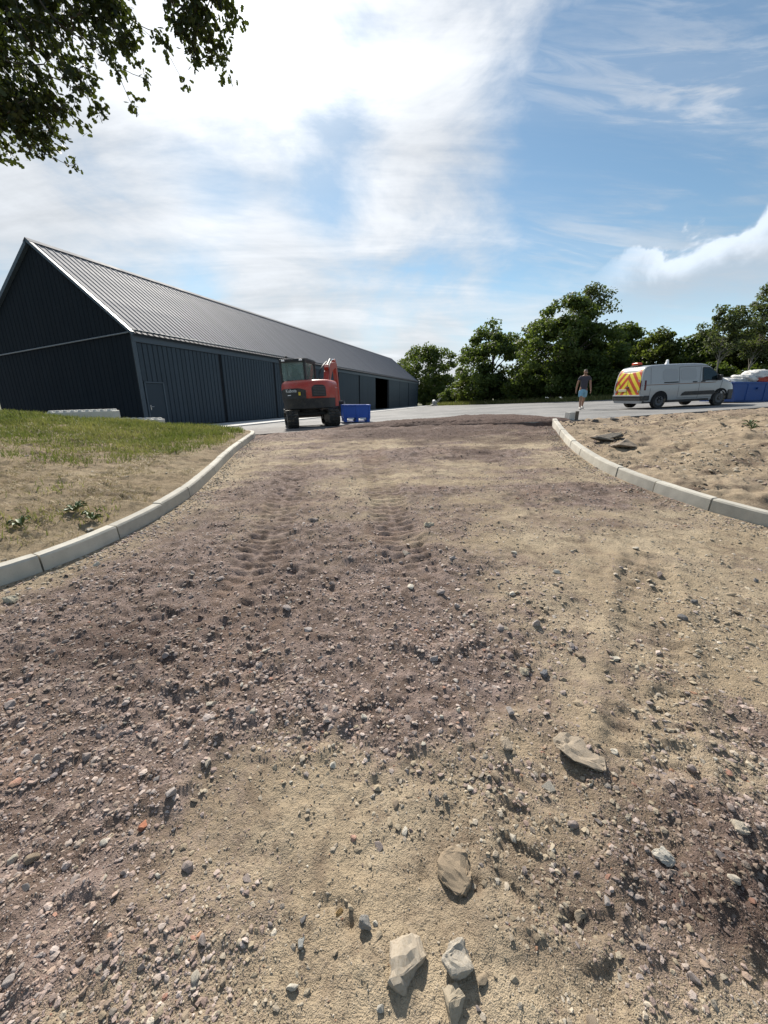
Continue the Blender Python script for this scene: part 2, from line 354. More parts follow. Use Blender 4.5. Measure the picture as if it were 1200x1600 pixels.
def detail_z(x, y):
    g = region(x, y); r = np.hypot(x, y); p = purple(x, y)
    rough = np.where(g == 0, .60 + .6 * p, np.where(g == 2, 1.8, 1.6))
    z = .032 * fbm(x / 1.7, y / 1.7, 3, 1)
    c1 = fbm(x / .34, y / .34, 3, 2); z = z + rough * .027 * c1
    b = 1 - np.abs(fbm(x / .16, y / .16, 3, 3)) * 2.2; z = z + rough * .016 * np.clip(b, -1, 1) * sst(fbm(x / .7, y / .7, 2, 9), -.45, .25)
    z = z + rough * .010 * np.clip(fbm(x / .09, y / .09, 3, 14) - .05, 0, 1) * 2
    z = z + rough * .0085 * fbm(x / .045, y / .045, 3, 4) * np.clip(3.5 / (r + .5), 0, 1)
    z = np.where(g == 2, z + .05 * fbm(x / .8, y / .8, 3, 12) + .03 * np.clip(1 - np.abs(fbm(x / .33, y / .33, 3, 13)) * 2.5, -1, 1), z)
    pm = print_mask(x, y) * (g == 0)
    cm = sst(fbm(x / .6, y / .6, 3, 15), -.30, .35) * (1 - .85 * pm)
    z = z + rough * cm * (.020 * clods(x + .02 * fbm(x / .05, y / .05, 2, 18), y, .115, 30, .55) + .011 * clods(x, y, .055, 34, .35) * np.clip(4.0 / (r + .5), 0, 1))
    k = np.where(g == 0, 1.0, 0.0)
    u_ = x * .87 + y * .5; v_ = -x * .5 + y * .87; rt = sst(x, .2, .9) * sst(y, 3.2, 2.2)             # scraped ruts slanting across the near right
    z = z + k * rt * .020 * fbm(u_ / .16, v_ / 1.1, 3, 64) + k * (1 - rt) * .010 * fbm(x / .22 + .1 * y, y / 1.6, 3, 65)
    for pts, hw, sp, dep in TRACKS:
        off, al, dd, L = seg_path(x, y, pts)
        w = sst(dd, hw * 1.25, hw * .9) * k * np.maximum(sst(fbm(x / .35, y / .35, 3, 60), -.35, .25) * (dep < .022), pm * (dep > .015))
        lug = np.sin(2 * math.pi * (al + .35 * np.abs(off) + .035 * fbm(x / .12, y / .12, 2, 61)) / sp); lug = sst(lug, -.35, .30)
        lug = lug * (1 - .8 * sst(np.abs(off), .035, .012))
        z = z - w * dep * (lug * 1.0 + .12) + w * .3 * (-(rough * .020 * c1))
        z = z + k * .014 * np.exp(-((dd - hw * 1.35) / .06) ** 2)
    for cx, cy, rr, dp in PITS: z = z - k * dp * np.exp(-((np.hypot((x - cx) * 1.5, y - cy) + 1.1 * rr * fbm(x / .03, y / .03, 3, 63)) / rr) ** 2)
    e = np.minimum(np.abs(x - xl(y)), np.abs(x - xr(y)))
    return z * np.where(y < 12, sst(e, .0, .35) * .85 + .15, 1.0)
def ground_z(x, y): return base_z(x, y) + detail_z(x, y)
def gz(x, y): return float(ground_z(np.array([float(x)]), np.array([float(y)]))[0])
# ------------------------------------------------------------------ ground surfaces
def soil_mat(name, tan, tan2, dark, fine=1.0):
    m = NT(name); p = m.attr('purple', 'Fac'); pos = m.tc.outputs['Object']
    n1 = m.noise(1.3, 6, .6); n2 = m.noise(9, 6, .62); n3 = m.noise(60, 4, .65); n4 = m.noise(260, 2, .6)
    c = m.mix(m.ss(n1, .35, .68), tan, tan2)
    n5 = m.noise(3.2, 7, .68, dist=.6); c = m.mix(m.math('MULTIPLY', m.ss(n5, .50, .66), .6), c, dark); c = m.mix(m.math('MULTIPLY', m.ss(n2, .52, .72), .55), c, dark)
    pc = m.mix(m.ss(n2, .38, .66), (.130, .088, .072), (.290, .215, .188))
    pc = m.mix(m.math('MULTIPLY', m.ss(n1, .5, .7), .6), pc, (.23, .145, .105))
    f = m.ss(m.math('ADD', p, m.math('MULTIPLY', m.math('SUBTRACT', n3, .5), 1.0)), .0, 1.0)
    c = m.mix(m.math('MULTIPLY', f, .92), c, pc)
    c = m.mix(m.math('MULTIPLY', m.ss(n3, .55, .75), .55), c, (.46, .39, .30))
    c = m.mix(m.math('MULTIPLY', m.ss(n3, .45, .28), .55), c, (.085, .062, .045))
    c = m.mix(m.math('MULTIPLY', m.ss(m.math('ADD', m.attr('damp', 'Fac'), m.math('MULTIPLY', m.math('SUBTRACT', n2, .5), .5)), .1, .8), .72), c, (.085, .053, .042))
    g = m.N('ShaderNodeHueSaturation'); g.inputs['Saturation'].default_value = .92; m.put(g.inputs['Value'], m.math('ADD', .68, m.math('MULTIPLY', n4, .64))); m.l(c, g.inputs['Color'])
    m.l(g.outputs[0], m.b.inputs['Base Color']); m.b.inputs['Roughness'].default_value = .95; m.b.inputs['Specular IOR Level'].default_value = .12
    h = m.math('ADD', m.math('MULTIPLY', n3, 1.0), m.math('MULTIPLY', n4, .45))
    m.bump(h, 1.0 * fine, .016)
    return m.m
M_track = soil_mat('track_soil', (.36, .275, .175), (.47, .375, .25), (.17, .122, .085))
M_bankR = soil_mat('sandy_bank', (.32, .242, .155), (.42, .325, .215), (.15, .108, .075))
M_bankL = soil_mat('turfed_bank', (.255, .188, .110), (.35, .27, .165), (.13, .10, .055))

def terrain():
    r = np.exp(np.linspace(math.log(1.15), math.log(28.0), 640)); a = np.linspace(R(-66), R(66), 540)
    RR, AA = np.meshgrid(r, a, indexing='ij'); X = RR * np.sin(AA); Y = RR * np.cos(AA) - 1.15
    X = X.ravel(); Y = Y.ravel(); Z = ground_z(X, Y); P = purple(X, Y); DM = damp(X, Y); n = len(a)
    i, j = np.meshgrid(np.arange(len(r) - 1), np.arange(n - 1), indexing='ij'); i = i.ravel(); j = j.ravel()
    F = np.stack([i * n + j, i * n + j + 1, (i + 1) * n + j + 1, (i + 1) * n + j], 1)[:, ::-1]
    cx = X[F].mean(1); cy = Y[F].mean(1); g = region(cx, cy)
    deep = (g == 3) & (cy > ye(cx) + .5)
    for k, name, mat, label in ((0, 'dirt_track', M_track, None), (1, 'bank', M_bankL, None), (2, 'bank', M_bankR, None)):
        sel = ((g == k) | ((g == 3) if k == 0 else False)) & ~deep
        f = F[sel]; used, inv = np.unique(f, return_inverse=True)
        me = np_mesh(name, np.stack([X[used], Y[used], Z[used]], 1), inv.reshape(-1, 4), mat, True, {'purple': P[used] * (1.0 if k == 0 else .35 if k == 2 else 0), 'damp': DM[used] * (1.0 if k == 0 else 0.0) + (np.clip(fbm(X[used] / .9, Y[used] / .35, 5, 97, .65) * 1.3 - .02, 0, .75) if k == 2 else np.clip(fbm(X[used] / .7, Y[used] / .3, 5, 98, .65) - .05, 0, .6) if k == 1 else 0)})
        tag(link_mesh(name, me), kind='structure')
terrain()

# far ground, reaching the horizon
def far_ground():
    g = np.concatenate([-np.geomspace(900, 30, 22), np.linspace(-26, 70, 60), np.geomspace(76, 900, 20)])
    h = np.concatenate([-np.geomspace(600, 5, 14), np.linspace(-3, 100, 70), np.geomspace(106, 1500, 22)])
    X, Y = np.meshgrid(g, h, indexing='ij'); X = X.ravel(); Y = Y.ravel()
    Z = np.where(Y > 12, z_yard(X, Y) - .22, np.minimum(base_z(np.clip(X, -14, 20), np.clip(Y, 0, 30)), 1.4) - .22) + .0
    Z = np.where(np.hypot(X, Y) < 13, Z - .1, Z) + .12 * fbm(X / 9, Y / 9, 3, 71) * sst(np.hypot(X - 5, Y - 40), 45, 80)
    n = len(h); i, j = np.meshgrid(np.arange(len(g) - 1), np.arange(n - 1), indexing='ij'); i = i.ravel(); j = j.ravel()
    F = np.stack([i * n + j, (i + 1) * n + j, (i + 1) * n + j + 1, i * n + j + 1], 1)
    m = NT('rough_meadow'); c = m.mix(m.ss(m.noise(.35, 6), .35, .65), (.075, .085, .030), (.15, .125, .06)); c = m.mix(m.ss(m.noise(6, 5), .4, .7), c, (.05, .06, .02))
    m.l(c, m.b.inputs['Base Color']); m.b.inputs['Roughness'].default_value = .95; m.bump(m.noise(12, 5), .8, .05)
    tag(link_mesh('ground', np_mesh('ground', np.stack([X, Y, Z], 1), F, m.m, True)), kind='structure')
far_ground()

# hardstanding in front of the barn
def yard():
    m = NT('worn_asphalt'); n1 = m.noise(.35, 6, .6); n2 = m.noise(2.2, 6, .65); n3 = m.noise(55, 3, .6); n4 = m.noise(.9, 5, .6, dist=1.5)
    c = m.mix(m.ss(n1, .36, .62), (.125, .124, .122), (.205, .200, .192)); c = m.mix(m.math('MULTIPLY', m.ss(n2, .56, .72), .65), c, (.070, .068, .066))
    xyz = m.sep(); mud = m.math('MULTIPLY', m.ss(m.math('ADD', xyz[1], m.math('MULTIPLY', n2, 4.0)), 19.5, 15.5), m.ss(m.math('ADD', xyz[0], m.math('MULTIPLY', n1, 3.0)), 5.5, 1.5))
    c = m.mix(m.math('MULTIPLY', mud, .8), c, (.105, .086, .076))
    c = m.mix(m.math('MULTIPLY', m.ss(n4, .58, .66), .5), c, (.27, .255, .23)); c = m.mix(m.math('MULTIPLY', m.ss(n3, .5, .75), .35), c, (.30, .295, .28))
    m.l(c, m.b.inputs['Base Color']); m.put(m.b.inputs['Roughness'], m.math('ADD', .74, m.math('MULTIPLY', n2, .25))); m.bump(m.math('ADD', n3, m.math('MULTIPLY', n2, .5)), .5, .012)
    xs = np.concatenate([np.linspace(-45, -7, 20), np.linspace(-6.4, 24, 130), np.linspace(25, 62, 30)]); tv = np.concatenate([np.linspace(0, .06, 30), np.linspace(.066, 1, 70)])
    X, T = np.meshgrid(xs, tv, indexing='ij'); wob = .10 * fbm(X / .5, X * 0, 3, 41) * (T < .03)
    Y = ye(X) + wob + T * (86 - ye(X)); Z = z_yard(X, Y) + .012 * fbm(X / 1.5, Y / 1.5, 3, 43) + .03 * fbm(X / 6, Y / 6, 2, 44)
    # broken lip and side wall of the slab
    n = len(tv); nx = len(xs); V = np.stack([X.ravel(), Y.ravel(), Z.ravel()], 1)
    i, j = np.meshgrid(np.arange(nx - 1), np.arange(n - 1), indexing='ij'); i = i.ravel(); j = j.ravel()
    F = np.stack([i * n + j, (i + 1) * n + j, (i + 1) * n + j + 1, i * n + j + 1], 1)
    low = V[np.arange(nx) * n].copy(); low[:, 2] -= .34; low[:, 1] += .05; b = len(V); V = np.concatenate([V, low])
    k = np.arange(nx - 1); F = np.concatenate([F, np.stack([b + k, b + k + 1, (k + 1) * n, k * n], 1)])
    tag(link_mesh('yard', np_mesh('yard', V, F, m.m, False)), kind='structure')
yard()

# ------------------------------------------------------------------ barn
BARN_YAW = .30894
BX, BY, BZ = -11.96, 19.84, 0.0
BL, EAVE, RIDGE, HALF = 61.0, 4.70, 8.92, 5.44
def barn_pt(s, w, z=0.0):
    return (BX + math.sin(BARN_YAW) * s - math.cos(BARN_YAW) * w, BY + math.cos(BARN_YAW) * s + math.sin(BARN_YAW) * w, z)
def clad_mat(name, c, rough, var=.10):
    m = NT(name); n = m.noise(1.2, 5, .6); n2 = m.noise(35, 3)
    m.put(m.b.inputs['Base Color'], m.mix(n, tuple(x * (1 - var) for x in c), tuple(x * (1 + var) for x in c)))
    oi = m.N('ShaderNodeObjectInfo'); h = m.N('ShaderNodeHueSaturation'); m.put(h.inputs['Value'], m.math('ADD', .93, m.math('MULTIPLY', oi.outputs['Random'], .14)))
    m.l(m.b.inputs['Base Color'].links[0].from_socket, h.inputs['Color']); m.l(h.outputs[0], m.b.inputs['Base Color'])
    m.b.inputs['Specular IOR Level'].default_value = .28; m.put(m.b.inputs['Roughness'], m.math('ADD', rough, m.math('MULTIPLY', m.math('SUBTRACT', n, .5), .2))); m.bump(n2, .05, .002)
    return m.m
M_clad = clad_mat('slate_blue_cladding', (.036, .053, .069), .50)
M_clad_shade = clad_mat('shade_darkened_cladding', (.007, .012, .018), .85)  # same cladding as the long front, with the gable's shade put into the colour
M_back = plain('dark_sheathing', (.010, .014, .019), .8)
M_fascia = clad_mat('fascia_metal', (.075, .098, .120), .42)
M_roof = clad_mat('roof_metal', (.195, .195, .212), .75, .07)
M_trim = clad_mat('light_verge_metal', (.15, .155, .17), .6)
M_steel = plain('brushed_steel', (.55, .55, .55), .35, 1.0)
M_dark_in = plain('dim_interior', (.03, .033, .036), .9)
M_conc = None
def barn():
    root = empty('barn', (BX, BY, BZ), math.pi / 2 - BARN_YAW)
    tag(root, 'long dark blue-grey metal clad barn with ribbed pitched grey roof', 'barn')
    bay = BL / 10.25
    o0, o1 = 35.55, 41.35                                   # the bay that stands open
    front = MB(); front.box((o0 / 2, .10, 2.25), (o0, .10, 4.9)); front.box(((o1 + BL) / 2, .10, 2.25), (BL - o1, .10, 4.9)); front.box(((o0 + o1) / 2, .10, 4.45), (o1 - o0, .10, .5))
    wall = front.build('front_wall', M_back, root)
    gp = [(0, -.2), (2 * HALF, -.2), (2 * HALF, EAVE), (HALF, RIDGE - .12), (0, EAVE)]
    gw = MB().prism([(a, b) for a, b in gp], .03, .13, 'x').build('gable_wall', M_clad_shade, root)
    MB().prism([(a, b) for a, b in gp], BL - .1, BL, 'x').build('gable_wall', M_clad_shade, root)
    MB().box((BL / 2, 2 * HALF - .06, 2.25), (BL - .2, .12, 4.9)).build('rear_wall', M_clad_shade, root)
    MB().box((BL / 2, HALF, .03), (BL - .3, 2 * HALF - .3, .06)).build('floor_slab', M_dark_in, root)
    # vertical boards on the long front; every other bay is a sliding door standing a little proud
    pitch = .297; bw = .255; H = 4.17
    def board_mesh(name, h, mat): 
        mb = MB(); mb.prism([(0, 0), (.012, -.026), (bw - .012, -.026), (bw, 0)], 0, h, 'z'); return mb.mesh(name, mat)
    full = board_mesh('cladding_board', H - .14, M_clad); short = board_mesh('cladding_board_short', H - 2.40, M_clad)
    s = .20; k = 0
    while s < BL - .25:
        nb = int((s + .02) / bay)
        if not (o0 - .2 < s < o1 - .1):
            over_door = .12 < s < 1.36
            o = link_mesh('cladding_board', short if over_door else full, wall); o.location = (s, .048 - (.055 if nb % 2 else .0), 2.40 if over_door else .14)
            k += 1
        ns = s + pitch
        if int((ns + bw) / bay) != int((s + bw + .001) / bay): ns = (int((ns + bw) / bay)) * bay + .09
        s = ns
    for b in range(1, 11):
        x = b * bay
        if o0 + .3 < x < o1 - .3 or x > BL - 1: continue
        MB().box((x + .02, .035, 2.12), (.05, .05, 4.1)).build('door_post', M_back, root)
    # gable boards, each cut to the roof slope
    y = .16
    while y < 2 * HALF - .25:
        def top(t): return EAVE + (RIDGE - EAVE) * (1 - abs(t - HALF) / HALF) - .16
        mb = MB(); a, b = y, y + bw
        pts = [(a, .05), (b, .05), (b, top(b)), (a, top(a))]
        vs_ = [(.028, p, q) for p, q in pts] + [(.018, p + (.006 if i in (0, 3) else -.006), q) for i, (p, q) in enumerate(pts)]
        mb.add(vs_, [(4, 5, 6, 7), (0, 1, 5, 4), (1, 2, 6, 5), (2, 3, 7, 6), (3, 0, 4, 7)])
        mb.build('gable_board', M_clad_shade, gw); y += .297
    MB().box((.06, .02, 2.2), (.16, .10, 4.42)).build('corner_trim', M_fascia, root, .006)
    # eave band, gutter, base rail
    MB().box((BL / 2, .0, 4.40), (BL + .04, .11, .42)).build('fascia', M_fascia, root, .008)
    MB().box((BL / 2, .012, .085), (BL, .09, .09)).build('base_rail', M_back, root)
    g = MB(); prof = [(-.075 + .075 * math.cos(a), .075 * math.sin(a)) for a in np.linspace(0, -math.pi, 9)]
    outer = prof + [(p * .86 - .0105, q * .86 + .004) for p, q in prof[::-1]]
    g.prism([(p - .115, q + 4.70) for p, q in outer], -.05, BL + .05, 'x').build('gutter', M_fascia, root)
    MB().tube([(-.03, -.09, 4.62), (-.10, .10, 4.58), (-.10, .35, 4.56), (-.10, 9.72, 3.84), (-.10, 10.85, 3.75)], .035, 10).build('downpipe', plain('grey_pipe', (.20, .215, .23), .45), root, smooth=True)
    # personnel door with frame and handle
    d = MB().box((.81, .036, 1.24), (1.03, .05, 2.14)).build('door', M_clad, root, .004)
    f = MB(); f.box((.25, .02, 1.27), (.07, .10, 2.24)); f.box((1.37, .02, 1.27), (.07, .10, 2.24)); f.box((.81, .02, 2.36), (1.19, .10, .06)); f.build('door_frame', M_fascia, d, .004)
    h = MB(); h.box((.41, .004, 1.14), (.05, .014, .24)); h.tube([(.41, 0, 1.18), (.41, -.05, 1.18), (.43, -.06, 1.18), (.54, -.06, 1.18)], .011, 8); h.build('handle', M_steel, d, smooth=False)
    # roof
    rise = RIDGE - EAVE; run = HALF + .16; slope = math.hypot(run, rise * run / HALF); ang = math.atan2(rise, HALF); z0 = RIDGE - slope * math.sin(ang)
    back = MB(); T = .09
    back.add([(-.10, HALF + q * run, z) for q, z in ((0, RIDGE - .03), (1, z0 - .03), (1, z0 - .03 - T), (0, RIDGE - .03 - T))] + [(BL + .1, HALF + q * run, z) for q, z in ((0, RIDGE - .03), (1, z0 - .03), (1, z0 - .03 - T), (0, RIDGE - .03 - T))],
             [(0, 1, 5, 4), (1, 2, 6, 5), (2, 3, 7, 6), (3, 0, 4, 7), (3, 2, 1, 0), (4, 5, 6, 7)])
    back.build('rear_roof_slope', M_roof, root)
    deck = MB(); deck.add([(x, HALF - q * run, z) for x in (-.06, BL + .06) for q, z in ((0, RIDGE - .05), (1, z0 - .05), (1, z0 - .12), (0, RIDGE - .12))], [(0, 1, 5, 4), (1, 2, 6, 5), (2, 3, 7, 6), (3, 0, 4, 7), (3, 2, 1, 0), (4, 5, 6, 7)])
    roof = deck.build('roof', M_back, root)
    w = .3325; n = int((BL + .2) / w); w = (BL + .2) / n
    sec = [(0, 0), (w - .085, 0), (w - .066, .024), (w - .019, .024), (w, 0)]
    mb = MB(); ca, sa = math.cos(ang), math.sin(ang)
    vs_ = []
    for q in (0, 1):                                        # eave, ridge
        for p, h in sec: vs_.append((p, q * slope * ca - h * sa, q * slope * sa + h * ca))
    mb.add(vs_, [(i, i + 1, 6 + i, 5 + i) for i in range(4)]); sheet = mb.mesh('roof_sheet', M_roof)
    for i in range(n):
        o = link_mesh('roof_sheet', sheet, roof); o.location = (-.10 + i * w, HALF - run, z0 - .02 + .0)
    v = MB(); 
    v.add([(x, HALF - q * run, RIDGE + (z0 - RIDGE) * q + dz) for x in (-.16, .02) for q in (0, 1) for dz in (-.12, .040)], [(0, 1, 3, 2), (4, 6, 7, 5), (0, 4, 5, 1), (2, 3, 7, 6), (1, 5, 7, 3), (0, 2, 6, 4)])
    v.build('verge_trim', M_fascia, root)
    v = MB(); v.add([(x, HALF - q * run, RIDGE + (z0 - RIDGE) * q + dz) for x in (BL, BL + .16) for q in (0, 1) for dz in (-.12, .040)], [(0, 1, 3, 2), (4, 6, 7, 5), (0, 4, 5, 1), (2, 3, 7, 6), (1, 5, 7, 3), (0, 2, 6, 4)])
    v.build('verge_trim', M_fascia, root)
    v = MB(); v.add([(x, HALF + q * run, RIDGE + (z0 - RIDGE) * q + dz) for x in (-.16, .02) for q in (.012, 1) for dz in (-.19, .03)], [(0, 1, 3, 2), (4, 6, 7, 5), (0, 4, 5, 1), (2, 3, 7, 6), (1, 5, 7, 3), (0, 2, 6, 4)])
    v.build('verge_trim', M_fascia, root)
    rc = MB(); rc.prism([(HALF - .20, RIDGE - .10), (HALF, RIDGE + .07), (HALF + .20, RIDGE - .10), (HALF, RIDGE + .05)], -.165, BL + .16, 'x'); rc.build('ridge_cap', M_roof, root)
barn()

def concrete(name, c, var=.12, scale=3.0):
    m = NT(name); n1 = m.noise(scale, 6, .6); n2 = m.noise(90, 3, .6); n3 = m.noise(scale * 4, 5, .65)
    cc = m.mix(n1, tuple(x * (1 - var) for x in c), tuple(min(1, x * (1 + var)) for x in c)); cc = m.mix(m.math('MULTIPLY', m.ss(n3, .55, .75), .4), cc, tuple(x * .6 for x in c[:2]) + (c[2] * .52,))
    cc = m.mix(m.math('MULTIPLY', m.ss(n2, .6, .78), .5), cc, tuple(x * .55 for x in c))
    m.l(cc, m.b.inputs['Base Color']); m.b.inputs['Roughness'].default_value = .88; oi = m.N('ShaderNodeObjectInfo'); hs = m.N('ShaderNodeHueSaturation'); m.put(hs.inputs['Value'], m.math('ADD', .86, m.math('MULTIPLY', oi.outputs['Random'], .24))); m.l(cc, hs.inputs['Color']); m.l(hs.outputs[0], m.b.inputs['Base Color']); m.bump(m.math('ADD', n2, n3), .35, .006); return m.m
M_kerb = concrete('kerb_concrete', (.47, .44, .375), .32, 7); M_block = concrete('cast_block_concrete', (.56, .545, .50)); M_apron = concrete('apron_concrete', (.52, .505, .48), .10, .6)
def apron():
    mb = []; F = []; ss_ = np.linspace(-1.2, BL + 1, 90); ws = np.array([0.06, -1.2, -2.4, -3.6, -4.7]); P = []
    for s in ss_:
        for w in ws:
            x, y, _ = barn_pt(s, w); P.append((x, y, float(z_yard(x, y)) + .05))
    n = len(ws); b = len(P); P += [(p[0], p[1], p[2] - .15) for p in [P[i * n + n - 1] for i in range(len(ss_))]]
    for i in range(len(ss_) - 1):
        for j in range(n - 1): F.append((i * n + j, i * n + j + 1, (i + 1) * n + j + 1, (i + 1) * n + j))
        F.append((i * n + n - 1, b + i, b + i + 1, (i + 1) * n + n - 1))
    tag(link_mesh('concrete_apron', np_mesh('concrete_apron', np.array(P), np.array(F), M_apron)), kind='structure')
apron()

# ------------------------------------------------------------------ kerbs, one object for each stone
def resample(pts, step):
    P = [Vector((p[1], p[0], 0)) for p in pts]; out = []
    dense = []
    for i in range(len(P) - 1):
        p0, p1, p2, p3 = P[max(i - 1, 0)], P[i], P[i + 1], P[min(i + 2, len(P) - 1)]
        for t in np.linspace(0, 1, 24, endpoint=False):
            dense.append(.5 * ((2 * p1) + (p2 - p0) * t + (2 * p0 - 5 * p1 + 4 * p2 - p3) * t * t + (3 * p1 - p0 - 3 * p2 + p3) * t ** 3))
    dense.append(P[-1]); acc = [0]
    for a, b in zip(dense[:-1], dense[1:]): acc.append(acc[-1] + (b - a).length)
    L = acc[-1]; xs = [p.x for p in dense]; ys = [p.y for p in dense]
    return lambda s: Vector((float(np.interp(s, acc, xs)), float(np.interp(s, acc, ys)), 0)), L
def kerb(pts, side, step, label, seed, offset=0.0):
    """side +1: back of the kerb lies to the left of travel"""
    rng = random.Random(seed); at, L = resample(pts, step)
    root = empty('kerb', (0, 0, 0)); tag(root, label, 'kerb')
    prof = [(-.004, -.16), (.0, .02), (.012, .132), (.026, .150), (.117, .153), (.122, .148), (.124, -.16)]
    s = offset; k = 0
    while s + .3 < L:
        e = min(s + step, L); sub = 12; vs_ = []; dz = rng.uniform(-.006, .006); dw = rng.uniform(-.006, .006); tw = rng.uniform(-.004, .004)
        for q in range(sub + 1):
            a = s + .008 + (e - s - .016) * q / sub; p = at(a); t = (at(min(a + .03, L)) - at(max(a - .03, 0))).normalized(); nrm = Vector((-t.y, t.x, 0)) * side
            z = float(z_road(p.x, p.y))
            for u, w in prof:
                c = p + nrm * (u + dw + tw * (q - 6) / 6 + rng.uniform(-.0018, .0018)); vs_.append((c.x, c.y, z + w + dz - (rng.uniform(0, .004) if q in (0, sub) else rng.uniform(0, .0016))))
        n = len(prof); fs_ = [tuple(range(n)), tuple(sub * n + i for i in range(n))[::-1]]
        for q in range(sub):
            for i in range(n): fs_.append((q * n + i, q * n + (i + 1) % n, (q + 1) * n + (i + 1) % n, (q + 1) * n + i))
        o = MB().add(vs_, fs_).build('kerb_stone', M_kerb, root, 0, True); es = o.modifiers.new('es', 'EDGE_SPLIT'); es.split_angle = R(16); s = e; k += 1
kerb(LK, 1, .76, 'pale concrete kerb curving beside the grassy bank on the left', 3, .22)
kerb(RK, -1, .78, 'pale concrete kerb curving along the sandy bank on the right', 4, .1)

# cast blocks with rows of nubs standing behind the grass
def cast_block(loc, rz, L, W, H, nx, ny, label, tilt=0.0):
    root = empty('concrete_block', loc, rz); root.rotation_euler = (0, tilt, rz); tag(root, label, 'concrete block', 'cast concrete blocks by the barn')
    MB().box((0, 0, H / 2), (L, W, H)).build('block_body', M_block, root, .02)
    r = min(L / nx, W / ny) * .36; me = MB().lathe([(r, 0.0), (r * .98, .02), (r * .72, .055), (r * .4, .062)], n=14).mesh('nub', M_block, True)
    for i in range(nx):
        for j in range(ny):
            o = link_mesh('nub', me, root); o.location = ((i + .5) / nx * L - L / 2, (j + .5) / ny * W - W / 2, H - .002)
cast_block((-10.85, 14.35, .46), R(12), 2.1, .62, .68, 9, 3, 'pale concrete block with nubbed top rising above the grass, the taller one', R(-1.5))
cast_block((-10.2, 16.6, .05), R(3), 1.62, .6, .70, 6, 2, 'low pale concrete block with nubbed top beside the barn door')
# ------------------------------------------------------------------ shared paints
def dusty(name, c, rough, dust=(.30, .235, .16), amt=.5, coat=0.0):
    """paint or rubber with dried mud splashes"""
    m = NT(name); n = m.noise(5, 6, .65); n2 = m.noise(22, 4, .6); base = m.mix(n2, tuple(x * .82 for x in c), tuple(min(1, x * 1.12) for x in c))
    m.put(m.b.inputs['Base Color'], m.mix(m.math('MULTIPLY', m.ss(m.math('ADD', m.math('MULTIPLY', n, .7), m.math('MULTIPLY', n2, .3)), .46, .66), amt), base, dust)); m.put(m.b.inputs['Roughness'], m.math('ADD', rough, m.math('MULTIPLY', n, .3)))
    m.b.inputs['Coat Weight'].default_value = coat; m.bump(n2, .12, .004); return m.m
M_red = dusty('dusty_red_paint', (.50, .050, .030), .30, amt=.32, coat=.15); M_rubber = dusty('dusty_rubber', (.024, .023, .022), .7, amt=.45); M_blackpl = dusty('dusty_black_plastic', (.022, .023, .025), .42, amt=.14)
M_iron = plain('worn_track_iron', (.13, .125, .12), .6, .3, .3, 12)
M_white = plain('white_paint', (.66, .67, .67), .35, var=.04, scale=2, coat=.5)
M_chrome = plain('chrome_rod', (.7, .7, .72), .18, 1.0)
M_yellow = plain('yellow_sticker', (.75, .52, .03), .5)
M_letter = plain('white_lettering', (.80, .80, .80), .5)
M_blue = plain('blue_plastic', (.010, .085, .44), .45, var=.15, scale=3)
M_blued = plain('blue_skip_paint', (.010, .060, .24), .5, var=.3, scale=3)
def glass_mat(name, c, rough=.05, alpha=.45):
    m = NT(name); m.put(m.b.inputs['Base Color'], m.mix(m.noise(3), tuple(x * .8 for x in c), c)); m.b.inputs['Roughness'].default_value = rough
    m.b.inputs['Alpha'].default_value = alpha; m.b.inputs['Specular IOR Level'].default_value = .6; return m.m
M_cabglass = glass_mat('tinted_cab_glass', (.20, .33, .29), .06, .28)
M_vanglass = glass_mat('dark_van_glass', (.012, .020, .022), .04, .92)
def text_mesh(name, body, size, ext, mat, parent):
    cu = bpy.data.curves.new(name, 'FONT'); cu.body = body; cu.size = size; cu.extrude = ext; cu.align_x = 'CENTER'; cu.align_y = 'CENTER'
    t = bpy.data.objects.new(name, cu); COL.objects.link(t); bpy.context.view_layer.update()
    me = bpy.data.meshes.new_from_object(t.evaluated_get(bpy.context.evaluated_depsgraph_get())); bpy.data.objects.remove(t)
    me.name = name; me.materials.clear(); me.materials.append(mat); return link_mesh(name, me, parent)

